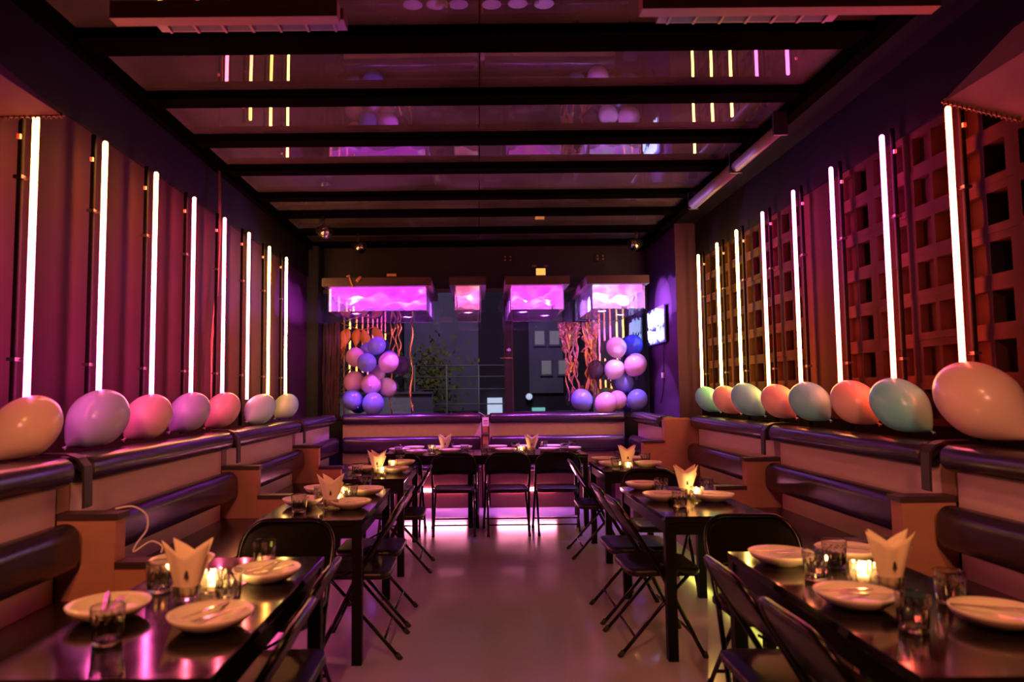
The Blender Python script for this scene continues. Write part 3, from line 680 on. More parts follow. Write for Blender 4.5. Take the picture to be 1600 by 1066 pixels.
# ------------------------------------------------------------------ tableware
ZT = 0.7655
def plate_proto(label, loc):
    t = MB().lathe([(0.003, 0.0), (0.062, 0.0), (0.066, 0.003), (0.092, 0.014), (0.114, 0.032), (0.122, 0.046), (0.119, 0.048), (0.108, 0.036), (0.086, 0.021), (0.060, 0.012), (0.003, 0.010)], 40).obj('plate', M['plate'], None, loc)
    return tag(t, label, 'plate', 'white plates on the tables')
def tumbler_mesh():
    n = 24; fac = [1.0, 0.955]
    prof = [(0.034, 0.0135), (0.0395, 0.0140), (0.0415, 0.03), (0.0435, 0.060), (0.0450, 0.078), (0.0455, 0.1005), (0.0447, 0.102), (0.0432, 0.1), (0.0422, 0.078), (0.038, 0.03), (0.034, 0.0145)]
    facet = [None, fac, fac, fac, None, None, None, None, None, None, None]
    return MB().lathe(prof, n, facet=facet, smooth=False).mesh('tumbler', M['gbase'])
TM = tumbler_mesh()
TB = MB().lathe([(0.003, 0.0), (0.035, 0.0), (0.039, 0.003), (0.0395, 0.0135), (0.003, 0.0132)], 24, facet=[None, None, [1.0, 0.96], [1.0, 0.96], None]).mesh('base', M['gbase'])
def tumbler(label, loc):
    o = link('tumbler', TM, None, loc, (0, 0, random.uniform(0, 1))); link('base', TB, o)
    return tag(o, label, 'glass', 'clear tumblers on the tables')
def holder_mesh(name, m):
    n = 32; fac = [1.0, 0.93]
    prof = [(0.003, 0.0), (0.034, 0.0), (0.039, 0.006), (0.042, 0.05), (0.0425, 0.074), (0.040, 0.075), (0.0385, 0.05), (0.035, 0.012), (0.003, 0.010)]
    return MB().lathe(prof, n, facet=[None, None, fac, fac, fac, None, None, None, None], smooth=False).mesh(name, m)
HM = holder_mesh('candle_glass', M['cglass']); NH = holder_mesh('napkin_holder', M['tumbler'])
WX = MB().lathe([(0.003, 0), (0.019, 0), (0.019, 0.016), (0.003, 0.0165)], 16).mesh('wax', M['wax'])
FL = MB().lathe([(0.001, 0), (0.0045, 0.005), (0.006, 0.011), (0.0045, 0.02), (0.002, 0.028), (0.0004, 0.032)], 8).mesh('flame', M['flame'])
def candle(label, loc, power=1.0):
    t = thing('candle', label, 'candle', loc, 0, 'tealight candles on the tables')
    link('candle_glass', HM, t); link('wax', WX, t, (0, 0, 0.0115)); link('flame', FL, t, (0, 0, 0.030))
    d = bpy.data.lights.new('candle_light', 'POINT'); d.energy = power; d.color = (1.0, 0.48, 0.15); d.shadow_soft_size = 0.012
    l = bpy.data.objects.new('candle_light', d); C.objects.link(l); l.parent = t; l.location = (0, 0, 0.056)
def sheet(pts_fn, nu, nv, th=0.0012):
    vs = []; fs = []
    for side in (0, 1):
        for i in range(nu + 1):
            for j in range(nv + 1):
                x, y, z = pts_fn(i / nu, j / nv); vs.append((x, y + (th if side else 0), z))
    n = (nu + 1) * (nv + 1)
    for side in (0, 1):
        for i in range(nu):
            for j in range(nv):
                a = side * n + i * (nv + 1) + j; q = (a, a + nv + 1, a + nv + 2, a + 1); fs.append(q if side else q[::-1])
    for i in range(nu):
        a = i * (nv + 1); fs += [(a, a + nv + 1, n + a + nv + 1, n + a), (a + nv, n + a + nv, n + a + 2 * nv + 1, a + 2 * nv + 1)]
    for j in range(nv):
        a = j; b_ = nu * (nv + 1) + j; fs += [(a, n + a, n + a + 1, a + 1), (b_, b_ + 1, n + b_ + 1, n + b_)]
    return MB().add(vs, fs, True)
NAP = []
def napkin_meshes():
    def front(u, v):
        x = (u - 0.5) * 2; wz = 0.037 + 0.050 * v ** 1.2
        top = 0.125 + 0.044 * abs(x) ** 1.15
        z = 0.012 + (top - 0.012) * v
        return (x * wz, -0.022 + 0.016 * x * x - 0.016 * v + 0.006 * math.sin(6 * x) * v, z)
    def rear(u, v):
        x = (u - 0.5) * 2; wz = 0.034 + 0.044 * v ** 1.2
        top = 0.132 + 0.036 * abs(x) ** 0.9
        return (x * wz * 0.92 + 0.012 * v, 0.016 - 0.012 * x * x + 0.018 * v, 0.012 + (top - 0.012) * v)
    def third(u, v):
        x = (u - 0.5) * 2; wz = 0.030 + 0.034 * v
        top = 0.145 - 0.035 * abs(x - 0.35)
        return (x * wz + 0.02 * v, -0.002 - 0.004 * x * x + 0.004 * v, 0.012 + (top - 0.012) * v)
    a = sheet(front, 16, 8).mesh('napkin_fold', M['napkin']); b_ = sheet(rear, 12, 6).mesh('napkin_fold', M['napkin']); c = sheet(third, 8, 6).mesh('napkin_fold', M['napkin'])
    pr = MB()
    for (z, w_) in ((0.0, 0.010), (0.006, 0.009), (0.012, 0.007)):
        pr.add([(-w_, -0.0015, z), (w_, -0.0015, z), (0, -0.0015, z + 0.010), (-w_, 0.0, z), (w_, 0.0, z), (0, 0.0, z + 0.010)], [(0, 1, 2), (3, 5, 4), (0, 3, 4, 1), (1, 4, 5, 2), (2, 5, 3, 0)])
    pr.box(-0.0015, 0.0015, -0.0015, 0, -0.005, 0.0)
    NAP.extend([a, b_, c, pr.mesh('tree_print', M['ink'])])
napkin_meshes()
def napkin(label, loc, rz=0.0, s=1.0):
    t = thing('napkin', label, 'napkin', loc, rz, 'folded napkins standing in glasses'); t.scale = (s * 0.86, s * 0.86, s * 1.12)
    f = link('napkin_fold', NAP[0], t); link('napkin_fold', NAP[1], t); link('napkin_fold', NAP[2], t)
    link('tree_print', NAP[3], f, (0.006, -0.0325, 0.066), (-0.12, 0, 0))
    g = link('napkin_holder', NH, None, (loc[0], loc[1], loc[2])); g.scale = (1.12, 1.0, 0.72)
    tag(g, label.replace('cream napkin folded to two points', 'low ribbed glass holding the folded napkin'), 'glass', 'low glasses holding the napkins')
def fork(label, loc, rz, tilt=-0.10):
    t = thing('fork', label, 'fork', loc, 0, 'steel cutlery on the plates'); t.rotation_euler = (tilt, 0, rz)
    MB().box(-0.005, 0.005, -0.10, 0.03, 0, 0.003, 0.001).obj('handle', M['steel'], t)
    h = MB().box(-0.011, 0.011, 0.0305, 0.055, 0, 0.002)
    for x in (-0.0095, -0.0032, 0.0032, 0.0095): h.box(x - 0.0015, x + 0.0015, 0.055, 0.09, 0, 0.002)
    h.obj('head', M['steel'], t)
def knife(label, loc, rz, tilt=-0.10):
    t = thing('knife', label, 'knife', loc, 0, 'steel cutlery on the plates'); t.rotation_euler = (tilt, 0, rz)
    MB().box(-0.006, 0.006, -0.10, 0.0, 0, 0.004, 0.001).obj('handle', M['steel'], t)
    MB().prism([(-0.008, 0.001, 0), (0.006, 0.001, 0), (0.006, 0.08, 0), (0.0, 0.105, 0), (-0.008, 0.085, 0)], (0, 0, 0.001), (0, 0, 0.0025)).obj('blade', M['steel'], t)
KS = 0.958
SETS = [
    ('front plain-wall table', 4.2,
     [((-1.20, 2.36), 'beside the banquette, near end'), ((-0.83, 2.25), 'on the aisle side, near end'), ((-0.82, 2.80), 'on the aisle side, far end'), ((-1.22, 2.98), 'beside the banquette, far end')],
     [((-1.08, 2.12), 'in front of the plate beside the banquette'), ((-0.90, 3.03), 'at the far edge by the aisle'), ((-0.87, 2.52), 'next to the candle'), ((-1.17, 2.66), 'behind the napkin')], [(-1.02, 2.54)], [(-0.965, 2.64)]),
    ('middle plain-wall table', 0.9,
     [((-1.13, 4.62), 'beside the banquette, near end'), ((-1.13, 5.18), 'beside the banquette, far end'), ((-0.80, 5.09), 'on the aisle side, far end'), ((-0.80, 4.50), 'on the aisle side, near end')],
     [((-1.09, 4.37), 'in front of the plate beside the banquette'), ((-1.03, 4.70), 'behind the napkin'), ((-0.855, 4.80), 'between the two aisle plates'), ((-0.84, 5.30), 'at the far edge by the aisle')], [(-0.93, 4.52)], [(-0.905, 4.62), (-0.92, 4.92)]),
    ('rear plain-wall table', 0.7,
     [((-1.06, 6.52), 'beside the banquette'), ((-0.755, 6.46), 'on the aisle side, near end'), ((-0.755, 7.07), 'on the aisle side, far end')],
     [((-1.05, 6.20), 'at the near edge beside the banquette'), ((-1.0, 6.78), 'behind the napkin'), ((-0.80, 7.30), 'at the far edge by the aisle')], [(-0.90, 6.35)], [(-0.845, 6.25), (-0.82, 6.83)]),
    ('bark-side window table', 0.55,
     [((-0.95, 8.58), 'first from the plain wall, front row'), ((-0.80, 8.86), 'first from the plain wall, back row'), ((-0.72, 8.30), 'beside the first tumbler'), ((-0.34, 8.40), 'in front of the napkin'), ((-0.21, 8.85), 'last towards the middle'), ((-0.50, 8.86), 'just behind the candle')],
     [((-0.93, 8.30), 'first from the plain wall'), ((-0.55, 8.35), 'in front of the candle'), ((-0.36, 8.87), 'behind the napkin'), ((-0.17, 8.36), 'nearest the middle of the room')], [(-0.415, 8.62)], [(-0.56, 8.58)]),
    ('sign-side window table', 0.55,
     [((0.22, 8.87), 'first from the middle, back row'), ((0.31, 8.42), 'first from the middle, front row'), ((0.82, 8.45), 'in front of the middle tumbler'), ((0.90, 8.86), 'towards the sign, back row'), ((1.08, 8.54), 'last towards the sign, front row'), ((0.56, 8.85), 'just behind the napkin')],
     [((0.06, 8.32), 'nearest the middle of the room'), ((0.43, 8.56), 'beside the candle'), ((0.78, 8.72), 'middle one'), ((0.985, 8.32), 'second from the sign end'), ((1.14, 8.83), 'at the sign end')], [(0.61, 8.43)], [(0.49, 8.42)]),
    ('rear block-wall table', 0.8,
     [((1.24, 7.18), 'on the aisle side, far end'), ((1.24, 6.74), 'on the aisle side, near end'), ((1.57, 6.72), 'beside the banquette, near end'), ((1.58, 7.20), 'beside the banquette, far end')],
     [((1.40, 7.22), 'at the far end'), ((1.23, 6.49), 'at the near edge by the aisle'), ((1.60, 6.95), 'between the two banquette-side plates')], [(1.36, 6.66)], [(1.33, 6.45)]),
    ('middle block-wall table', 0.9,
     [((1.18, 5.22), 'on the aisle side, far end'), ((1.18, 4.68), 'on the aisle side, near end'), ((1.50, 4.64), 'beside the banquette')],
     [((1.25, 4.98), 'between the two aisle plates'), ((1.22, 4.42), 'at the near edge by the aisle'), ((1.545, 4.93), 'behind the plate beside the banquette')], [(1.375, 4.84)], [(1.425, 4.75)]),
    ('front block-wall table', 4.2,
     [((1.23, 2.98), 'on the aisle side, far end'), ((1.54, 3.05), 'just behind the candle'), ((1.23, 2.40), 'on the aisle side, near end'), ((1.55, 2.20), 'beside the banquette, near end')],
     [((1.255, 2.73), 'between the two aisle plates'), ((1.42, 2.92), 'at the far end by the candle'), ((1.275, 2.16), 'at the near end by the aisle'), ((1.555, 2.42), 'between napkin and banquette')], [(1.44, 2.57)], [(1.40, 2.67)]),
]
p0 = None
for (nm, pw, pl, tb, nk, cd) in SETS:
    for (q, d) in pl:
        lab = 'white plate on the %s, %s' % (nm, d)
        if p0 is None: p0 = plate_proto(lab, (q[0] * KS, q[1] * KS, ZT))
        else:
            o = p0.copy(); C.objects.link(o); o.location = (q[0] * KS, q[1] * KS, ZT); o['label'] = lab
    for (q, d) in tb: tumbler('clear tumbler on the %s, %s' % (nm, d), (q[0] * KS, q[1] * KS, ZT))
    for q in nk: napkin('cream napkin folded to two points on the %s' % nm, (q[0] * KS, q[1] * KS, ZT), random.uniform(-0.12, 0.12), 1.08)
    for i, q in enumerate(cd): candle(('lit tealight in ribbed glass on the %s' % nm) + ('' if len(cd) == 1 else (', beside the napkin' if i == 0 else ', apart from the napkin')), (q[0] * KS, q[1] * KS, ZT), 0.55 * pw)
zc = ZT + 0.043
for (nm, pl) in (('front plain-wall table', SETS[0][2]), ('front block-wall table', SETS[7][2]), ('middle plain-wall table', SETS[1][2]), ('middle block-wall table', SETS[6][2])):
    for (q, d) in pl:
        a = -0.5 if 'aisle' in d else 1.9
        if 'plain' in nm: a = -a
        fork('steel fork on the plate %s, %s' % (d, nm), (q[0] * KS + 0.03, q[1] * KS - 0.02, zc), a + 2.1, 0.05)
        if nm.startswith('front'): knife('steel knife on the plate %s, %s' % (d, nm), (q[0] * KS - 0.02, q[1] * KS + 0.02, zc + 0.001), a + 2.3, 0.05)

# ------------------------------------------------------------------ hanging acrylic light boxes at the window
def cloud_mat(name, stops, strength):
    m = emit(name, (1, 1, 1), strength, (0.24, 0.07, 0.28)); nt = m.node_tree; p = nt.nodes['Principled BSDF']
    tc = nt.nodes.new('ShaderNodeTexCoord'); n = nt.nodes.new('ShaderNodeTexNoise'); n.inputs['Scale'].default_value = 5.0; n.inputs['Detail'].default_value = 5
    nt.links.new(tc.outputs['Object'], n.inputs['Vector']); cr = nt.nodes.new('ShaderNodeValToRGB'); nt.links.new(n.outputs['Fac'], cr.inputs[0])
    el = cr.color_ramp.elements
    while len(el) < len(stops): el.new(0.5)
    for e, (pos, col) in zip(el, stops): e.position = pos; e.color = (*col, 1)
    nt.links.new(cr.outputs[0], p.inputs['Emission Color']); return m
VIO = (0.30, 0.01, 0.80); MAG = (0.66, 0.028, 0.85); PNK = (1.0, 0.30, 0.85)
CM = [cloud_mat('magenta_cloud', [(0.25, VIO), (0.48, MAG), (0.64, (0.80, 0.05, 0.9)), (0.80, (1, 0.6, 1))], 1.25),
      cloud_mat('rose_cloud', [(0.25, (0.9, 0.10, 0.35)), (0.5, (1.0, 0.16, 0.36)), (0.65, (1.0, 0.35, 0.5)), (0.78, (1, 0.7, 0.7))], 0.85),
      cloud_mat('pink_cloud', [(0.25, (0.5, 0.01, 0.8)), (0.48, (0.8, 0.05, 0.75)), (0.64, (1.0, 0.14, 0.6)), (0.78, (1, 0.85, 0.95))], 1.25),
      cloud_mat('pale_violet_cloud', [(0.25, (0.5, 0.08, 1.0)), (0.44, (0.62, 0.16, 1.0)), (0.58, (0.6, 0.38, 1.0)), (0.72, (0.9, 0.9, 1))], 1.5)]
BX = [(-1.79, -0.61, -1.86, -0.56, 'wide magenta light box next to the bark', 0), (-0.28, 0.04, -0.34, 0.10, 'narrow rose light box over the window centre', 1), (0.39, 1.03, 0.33, 1.10, 'magenta light box right of the window door post', 2), (1.37, 2.0, 1.30, 2.05, 'pale violet light box next to the neon sign', 3)]
for (x0, x1, lx0, lx1, lab, k) in BX:
    t = thing('light_box', lab, 'light', (0, 0, 0), 0, 'acrylic cloud light boxes')
    y0, y1, z0, z1 = 8.5, 9.90, 2.42, 2.72
    MB().box(lx0, lx1, y0 - 0.04, 9.96, z1, z1 + 0.10).obj('lid', M['cap'], t)
    MB().box(x0, x1, y0, y0 + 0.006, z0, z1 - 0.001).obj('front_panel', M['acrylic'], t)
    MB().box(x0, x1, y1 - 0.006, y1, z0, z1 - 0.001).obj('rear_panel', M['acrylic'], t)
    MB().box(x0, x0 + 0.006, y0 + 0.007, y1 - 0.007, z0, z1 - 0.001).obj('side_panel', M['frost'], t)
    MB().box(x1 - 0.006, x1, y0 + 0.007, y1 - 0.007, z0, z1 - 0.001).obj('side_panel', M['frost'], t)
    MB().box(x0 + 0.007, x1 - 0.007, y0 + 0.007, y1 - 0.007, z0, z0 + 0.006).obj('bottom_panel', M['frost'], t)
    # small LED bulbs hanging under the cloud light the inside of the box and the window seats
    for q in range(2 if x1 - x0 > 0.5 else 1):
        bxx = x0 + (x1 - x0) * ((q + 0.5) / (2 if x1 - x0 > 0.5 else 1))
        d = bpy.data.lights.new('box_bulb', 'POINT'); d.energy = (100, 50, 85, 105)[k]; d.shadow_soft_size = 0.02
        d.color = ((0.50, 0.09, 1.0), (1.0, 0.12, 0.5), (0.62, 0.10, 1.0), (0.56, 0.24, 1.0))[k]
        l = bpy.data.objects.new('box_bulb', d); C.objects.link(l); l.parent = t; l.location = (bxx, 8.75 + 0.45 * q, z0 + 0.05)
    # cotton cloud filling the top of the box
    nx, ny = max(8, int((x1 - x0) * 28)), 34; vs = []; fs = []
    for i in range(nx + 1):
        for j in range(ny + 1):
            u = x0 + 0.02 + (x1 - x0 - 0.04) * i / nx; v = y0 + 0.03 + (y1 - y0 - 0.06) * j / ny
            z = z1 - 0.075 - 0.05 * (math.sin(u * 9 + k) * math.sin(v * 7 + 2 * k) + 0.6 * math.sin(u * 21 + v * 13) * math.sin(v * 17 - u * 5)) - 0.05 * abs(math.sin(u * 5 + v * 4 + k))
            vs.append((u, v, z))
    for i in range(nx):
        for j in range(ny):
            a = i * (ny + 1) + j; fs.append((a, a + 1, a + ny + 2, a + ny + 1))
    n0 = len(vs)
    vs += [(x0 + 0.02, y0 + 0.03, z1 - 0.004), (x1 - 0.02, y0 + 0.03, z1 - 0.004), (x1 - 0.02, y1 - 0.03, z1 - 0.004), (x0 + 0.02, y1 - 0.03, z1 - 0.004)]
    fs += [(n0, n0 + 1, n0 + 2, n0 + 3)]
    fs += [tuple([n0, n0 + 1] + [i * (ny + 1) for i in range(nx, -1, -1)]), tuple([n0 + 3, n0 + 2] + [i * (ny + 1) + ny for i in range(nx, -1, -1)]),
           tuple([n0, n0 + 3] + [j for j in range(ny, -1, -1)]), tuple([n0 + 1, n0 + 2] + [nx * (ny + 1) + j for j in range(ny, -1, -1)])]
    MB().add(vs, fs, True).obj('cotton_cloud', CM[k], t)

# ------------------------------------------------------------------ neon sign, cable, switch
t = thing('neon_sign', 'blue white neon sign of two scribbled lines on the purple pier', 'sign', (2.385, 9.35, 2.285))
MB().box(-0.05, -0.03, -0.43, 0.43, -0.24, 0.24, 0.004).obj('backing', M['signback'], t)
MB().box(-0.029, 0.0, -0.05, 0.05, -0.05, 0.05).obj('standoff', M['black'], t)
def squiggle(y0, y1, z0, z1, n, seed):
    rnd = random.Random(seed); pts = []
    for i in range(n):
        f = i / (n - 1); y = y1 + (y0 - y1) * f
        pts.append((-0.062, y + rnd.uniform(-.012, .012), (z0 if i % 2 else z1) + rnd.uniform(-0.04, 0.04)))
    sm = []
    for a, b_ in zip(pts, pts[1:]):
        for k in range(4):
            w_ = (1 - math.cos(PI * k / 4)) / 2
            sm.append((a[0], a[1] + (b_[1] - a[1]) * k / 4, a[2] + (b_[2] - a[2]) * w_))
    return sm + [pts[-1]]
for (z0, z1, n, sd) in ((0.0, 0.19, 24, 3), (-0.19, -0.06, 26, 5)):
    MB().tube(squiggle(-0.37, 0.39, z0, z1, n, sd), 0.0065, 6).obj('neon_tube', M['neon'], t)
    MB().tube(squiggle(-0.34, 0.36, z0 + 0.02, z1 - 0.02, n - 6, sd + 20), 0.006, 6).obj('neon_tube', M['neon'], t)
t = thing('sign_cable', 'thin dark cable with a white inline switch hanging under the neon sign', 'cable', (2.375, 9.1, 0))
MB().tube([(0.0, 0.0, 2.05), (-0.01, 0.02, 1.9), (0.0, 0.06, 1.75), (0.0, 0.09, 1.62), (0.0, 0.10, 1.5), (0.0, 0.16, 1.38), (-0.01, 0.22, 1.28)], 0.006, 6).obj('cord', M['black'], t)
MB().box(-0.02, 0.008, 0.06, 0.12, 1.60, 1.67, 0.004).obj('switch', M['tag'], t)

# ------------------------------------------------------------------ window decorations
def smooth(pts, k=6):
    P = [Vector(p) for p in pts]; P = [P[0]] + P + [P[-1]]; out = []
    for i in range(1, len(P) - 2):
        for j in range(k):
            f = j / k; a, b_, c, d = P[i - 1], P[i], P[i + 1], P[i + 2]
            out.append(0.5 * (2 * b_ + (c - a) * f + (2 * a - 5 * b_ + 4 * c - d) * f * f + (3 * b_ - a - 3 * c + d) * f ** 3))
    return out + [P[-1]]
def ribbon(pts, w_, th=0.002):
    vs = []; fs = []; n = len(pts)
    for i, (x, y, z) in enumerate(pts):
        a = 1.3 * math.sin(i * 0.9 + x * 40); dx, dy = w_ * math.cos(a), w_ * math.sin(a) * 0.6
        vs += [(x - dx, y - dy, z), (x + dx, y + dy, z), (x + dx, y + dy + th, z), (x - dx, y - dy + th, z)]
    for i in range(n - 1):
        b_ = 4 * i
        fs += [(b_ + k, b_ + (k + 1) % 4, b_ + 4 + (k + 1) % 4, b_ + 4 + k) for k in range(4)]
    fs += [(0, 1, 2, 3), (4 * n - 4, 4 * n - 1, 4 * n - 2, 4 * n - 3)]
    return MB().add(vs, fs, True)
t = thing('foil_fringe', 'crumpled pink and gold foil fringe hanging inside the window near the neon sign', 'decoration', (0, 0, 0))
rnd = random.Random(11)
for i in range(46):
    xt = rnd.uniform(1.10, 1.72); long = rnd.random() < 0.55
    zb = rnd.uniform(1.28, 1.7) if long else rnd.uniform(1.95, 2.3)
    zt = 2.40; n = 16; ph = rnd.uniform(0, 6); am = rnd.uniform(0.02, 0.07)
    drift = (1.32 if xt < 1.42 else 1.56) - xt
    pts = []
    for k in range(n + 1):
        f = k / n; z = zt + (zb - zt) * f
        d = drift * 0.55 * math.sin(min(1, f * (zt - zb) / 0.7) * PI / 2)
        pts.append((xt + d + am * f * math.sin(ph + f * 14), 9.90 + 0.018 * math.sin(ph * 2 + f * 11), z))
    ribbon(pts, rnd.uniform(0.014, 0.028)).obj('strip', M['goldfoil'] if rnd.random() < 0.27 else M['pinkfoil'], t)
t = thing('gold_ribbon', 'thin gold foil ribbons hanging beside the bark-side balloons', 'decoration', (0, 0, 0))
for x, zb in ((-1.13, 1.70), (-1.09, 1.85), (-1.17, 1.92), (-1.22, 1.15), (-0.93, 1.18)):
    ribbon([(x + 0.02 * math.sin(k), 9.91, 2.42 + (zb - 2.42) * k / 14) for k in range(15)], 0.014).obj('strip', M['goldfoil'], t)
t = thing('gold_leaves', 'branch of large gold paper leaves hanging inside the window next to the bark', 'decoration', (-1.7, 9.90, 2.30))
MB().tube([(-0.2, 0, 0.12), (-0.05, 0, 0.06), (0.08, 0, 0.02), (0.28, 0, 0.06)], 0.006, 6).obj('branch', M['leaf'], t)
for (x, z, a, L_) in ((-0.10, 0.05, -0.35, 0.34), (0.10, 0.03, 0.25, 0.40), (0.02, 0.04, -0.1, 0.26), (-0.18, 0.02, -0.1, 0.50), (0.24, 0.05, 0.6, 0.26)):
    mb = MB(); vs = []; fs = []
    for k in range(11):
        f = k / 10; w_ = 0.075 * math.sin(PI * f ** 0.8) * (1 - 0.3 * f) + 0.002
        for s in (-1, 0, 1):
            lx, lz = s * w_, -L_ * f
            vs.append((x + lx * math.cos(a) - lz * math.sin(a), -0.02 * abs(s) * w_ / 0.07 + 0.03 * math.sin(3 * f), z + lx * math.sin(a) + lz * math.cos(a)))
    n = len(vs); vs += [(p[0], p[1] + 0.003, p[2]) for p in vs]
    for k in range(10):
        for s in range(2):
            q = (3 * k + s, 3 * k + s + 1, 3 * k + s + 4, 3 * k + s + 3); fs += [q, tuple(n + i for i in q[::-1])]
        fs += [(3 * k, 3 * k + 3, n + 3 * k + 3, n + 3 * k), (3 * k + 2, n + 3 * k + 2, n + 3 * k + 5, 3 * k + 5)]
    mb.add(vs, fs, True).obj('leaf', M['leaf'], t)
t = thing('bark_panel', 'rough dark bark panel with moss at the window corner', 'panel', (-2.03, 9.88, 1.09))
for i in range(6):
    x = -0.105 + i * 0.04
    pts = [(x + 0.006 * math.sin(i * 3 + k), 0.01 * math.sin(i * 2 + k * 1.3), 1.33 * k / 8) for k in range(9)]
    MB().tube(pts, [0.024 + 0.006 * math.sin(k * 2 + i) for k in range(9)], 7).obj('bark_strip', M['bark'], t)
mb = MB(); rnd = random.Random(4)
for i in range(60):
    x, z = rnd.uniform(0.10, 0.22), rnd.uniform(0.1, 0.95); a = rnd.uniform(-1, 1); l = rnd.uniform(0.05, 0.12)
    mb.tube([(x, -0.02, z), (x + 0.4 * l * math.sin(a), -0.03, z + l * 0.6), (x + l * math.sin(a), -0.02, z + l * 0.9)], 0.004, 4)
o = mb.obj('moss', M['moss'], t); o['kind'] = 'stuff'

# ------------------------------------------------------------------ fittings overhead and small things
t = thing('exit_sign', 'small glowing amber sign on the black wall over the light boxes', 'sign', (0.885, 9.95, 3.06))
MB().box(-0.075, 0.075, -0.03, 0.015, 0, 0.11, 0.004).obj('housing', M['black'], t)
MB().box(-0.065, 0.065, -0.034, -0.031, 0.008, 0.102).obj('sign_face', M['amber'], t)
for j, x in enumerate((-0.085, 0.075)):
    for k in range(5): MB().box(x - 0.03 + k * 0.013, x - 0.022 + k * 0.013, 0.0, 0.015, 0.135, 0.155).obj('letter', M['hem'], t)
for x, lab in ((0.42, 'small black box with four red lights above the door post'), (1.72, 'small black box with four red lights above the pale violet light box')):
    t = thing('junction_box', lab, 'box', (x, 9.95, 3.31), 0, 'small boxes with red lights')
    MB().box(-0.07, 0.07, -0.02, 0.015, -0.05, 0.05, 0.003).obj('housing', M['black'], t)
    for dx in (-0.042, 0.034):
        for dz in (-0.034, 0.012): MB().box(dx, dx + 0.022, -0.024, -0.0205, dz, dz + 0.024).obj('red_light', M['cable'], t)
t = thing('tape_note', 'crumpled orange tape on the lid of the wide magenta light box', 'tape', (-1.50, 8.44, 2.80))
MB().tube([(-0.06, 0.0, 0.03), (-0.03, 0.0, 0.05), (0.0, -0.01, -0.05), (0.02, -0.01, -0.1)], 0.012, 5).obj('tape_strip', M['hem'], t)
MB().tube([(0.06, 0.0, -0.03), (0.11, 0.0, 0.03)], 0.02, 5).obj('tape_strip', M['hem'], t)
MB().box(0.42, 0.53, -0.01, 0.01, 0.03, 0.06).obj('tape_strip', M['hem'], t)
# ceiling spotlights in the far corners
def spot(label, loc, rz):
    t = thing('spotlight', label, 'spotlight', loc, rz, 'black spotlights below the glass roof')
    MB().tube([(0, 0, 0), (0, 0, -0.10)], 0.02, 10).obj('stem', M['black'], t)
    MB().tube([(0, 0.10, -0.14), (0, -0.10, -0.20)], [0.05, 0.075], 16).obj('lamp_head', M['black'], t)
    MB().tube([(0, -0.102, -0.2006), (0, -0.106, -0.2018)], 0.066, 16).obj('lens', M['steel'], t)
spot('black spotlight hanging near the bark-side window corner, near one', (-1.75, 8.0, 3.45), 0.6)
spot('black spotlight hanging near the bark-side window corner, far one', (-1.5, 8.88, 3.45), 0.6)
spot('black spotlight hanging near the neon sign pier', (2.0, 8.88, 3.45), -0.6)
# infrared heaters under the front timber beam
def heater(label, x0, x1, y, z, ext):
    t = thing('heater', label, 'heater', ((x0 + x1) / 2, y, z), 0, 'bar heaters under the front beam'); h = (x1 - x0) / 2
    MB().prism([(-h, -0.06, 0.05), (-h, 0.06, 0.05), (-h, 0.05, 0.0), (-h, -0.05, 0.0)], (0, 0, 0), (2 * h, 0, 0)).obj('housing', M['heater'], t)
    MB().box(-h + 0.05, h - 0.05, -0.035, 0.035, -0.004, -0.0005).obj('slot', M['slot'], t)
    for k in range(7):
        x = -h + 0.05 + (2 * h - 0.1) * k / 6; MB().box(x - 0.006, x + 0.006, -0.04, 0.04, -0.012, -0.0045).obj('grille_bar', M['heater'], t)
    MB().box(-h - ext[0], h + ext[1], -0.20, -0.13, -0.065, 0.015).obj('mounting_board', M['wood_red'], t)
    for x in (-h * 0.6, h * 0.6):
        MB().box(x - 0.015, x + 0.015, -0.17, 0.02, 0.051, 0.062).box(x - 0.015, x + 0.015, -0.15, -0.12, 0.0625, 3.51 - z).obj('bracket', M['black'], t)
heater('dark bar heater under the front beam on the plain wall side', -1.47, -0.60, 3.20, 3.15, (0.12, 0.0))
heater('dark bar heater under the front beam on the block wall side', 0.85, 1.68, 3.20, 3.17, (0.12, 0.35))
# rolled blind along the roof edge
t = thing('rolled_blind', 'grey rolled blind along the roof edge over the block wall', 'blind', (2.19, 0, 3.32))
MB().tube([(0, 5.05, 0), (0, 5.9, 0)], 0.045, 12).obj('fabric_roll', M['grey'], t)
MB().tube([(0, 5.95, 0), (0, 7.1, 0)], 0.055, 12).obj('fabric_roll', M['grey'], t)
for y in (5.03, 5.925, 7.12): MB().box(-0.05, 0.05, y - 0.012, y + 0.012, -0.05, 0.12).obj('bracket', M['black'], t)
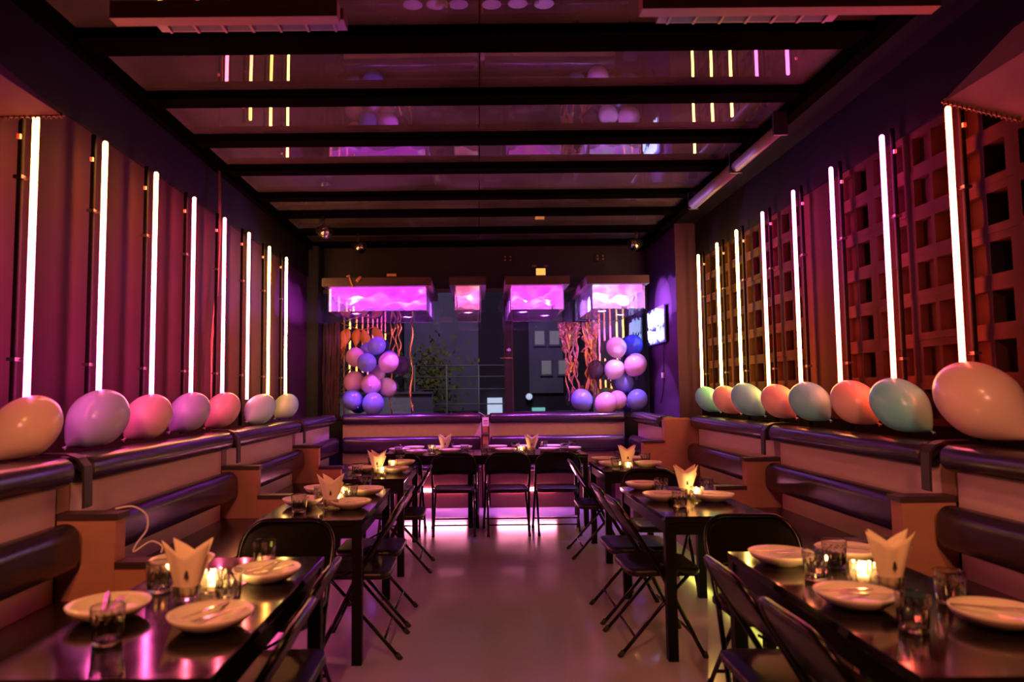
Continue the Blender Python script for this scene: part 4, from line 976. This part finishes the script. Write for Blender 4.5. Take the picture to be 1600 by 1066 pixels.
# canvas awnings above the nearest tubes
def awning(label, sx, A, Bp, Cp, m='awning', mh='hem'):
    t = thing('awning', label, 'awning', (0, 0, 0), 0, 'canvas awnings at the front of the side walls')
    A, Bp, Cp = Vector(A), Vector(Bp), Vector(Cp); d = Vector((0.0, -0.9, 0.0))
    n = Vector((0, 0.02, 0))
    MB().add([A, Bp, Cp, A + d, Bp + d, Cp + d], [(0, 1, 2), (3, 5, 4), (0, 3, 4, 1), (1, 4, 5, 2), (2, 5, 3, 0)]).obj('canvas', M[m], t)
    hm = [A + (Bp - A) * f for f in (0, 1)]
    h0 = A + (Cp - A) * 0.06; h1 = Bp + (Cp - Bp) * 0.2
    off = Vector((0, 0.0, 0)) + Vector((-0.012 * sx, -0.012, 0))
    MB().add([A + off, Bp + off, h1 + off, h0 + off, A + off * 0.1, Bp + off * 0.1, h1 + off * 0.1, h0 + off * 0.1], [(0, 1, 2, 3), (4, 7, 6, 5), (0, 4, 5, 1), (1, 5, 6, 2), (2, 6, 7, 3), (3, 7, 4, 0)]).obj('hem', M[mh], t)
    N = 16
    for i in range(N):
        p = A + (Bp - A) * ((i + 0.5) / N)
        MB().tube([p + off * 1.3 + Vector((0, 0, 0.012)), p + off * 1.3 + Vector((0.006 * sx, 0, -0.014))], 0.004, 5).obj('stitch', M['awning'], t)
awning('brown canvas awning corner above the nearest tube of the block wall', 1, (2.475, 3.70, 2.955), (2.62, 3.36, 2.72), (2.62, 3.36, 3.19))
awning('dark red canvas awning corner above the nearest tube of the plain wall', -1, (-2.02, 3.42, 2.815), (-2.29, 3.20, 2.72), (-2.29, 3.25, 3.06), 'awning_red', 'awning_red')
# cables
t = thing('hanging_cable', 'pair of thin reddish cables hanging down the plain wall', 'cable', (-2.27, 6.12, 0))
for s in (0, 1):
    MB().tube([(0.02, 0.03 * s, 3.4), (0.03, 0.04 * s, 2.9), (0.03, -0.06 + 0.05 * s, 2.3), (0.02, -0.12 + 0.03 * s, 1.9), (0.02, -0.10, 1.5), (0.02, -0.09, 1.12)], 0.006, 6).obj('cord', M['cable'], t)
t = thing('loose_cable', 'loose white cable looping over the divider nearest the camera', 'cable', (-1.70, 3.47, 0.69))
pts = [(-0.03, -0.03, 0.222), (0.03, 0.02, 0.224), (0.08, 0.05, 0.18), (0.085, 0.05, 0.11), (0.05, 0.03, 0.05), (0.04, 0.02, 0.01), (0.10, 0.06, 0.05), (0.16, 0.05, 0.03), (0.17, 0.02, 0.004)]
MB().tube(smooth(pts), 0.005, 6).obj('cord', M['wcable'], t)
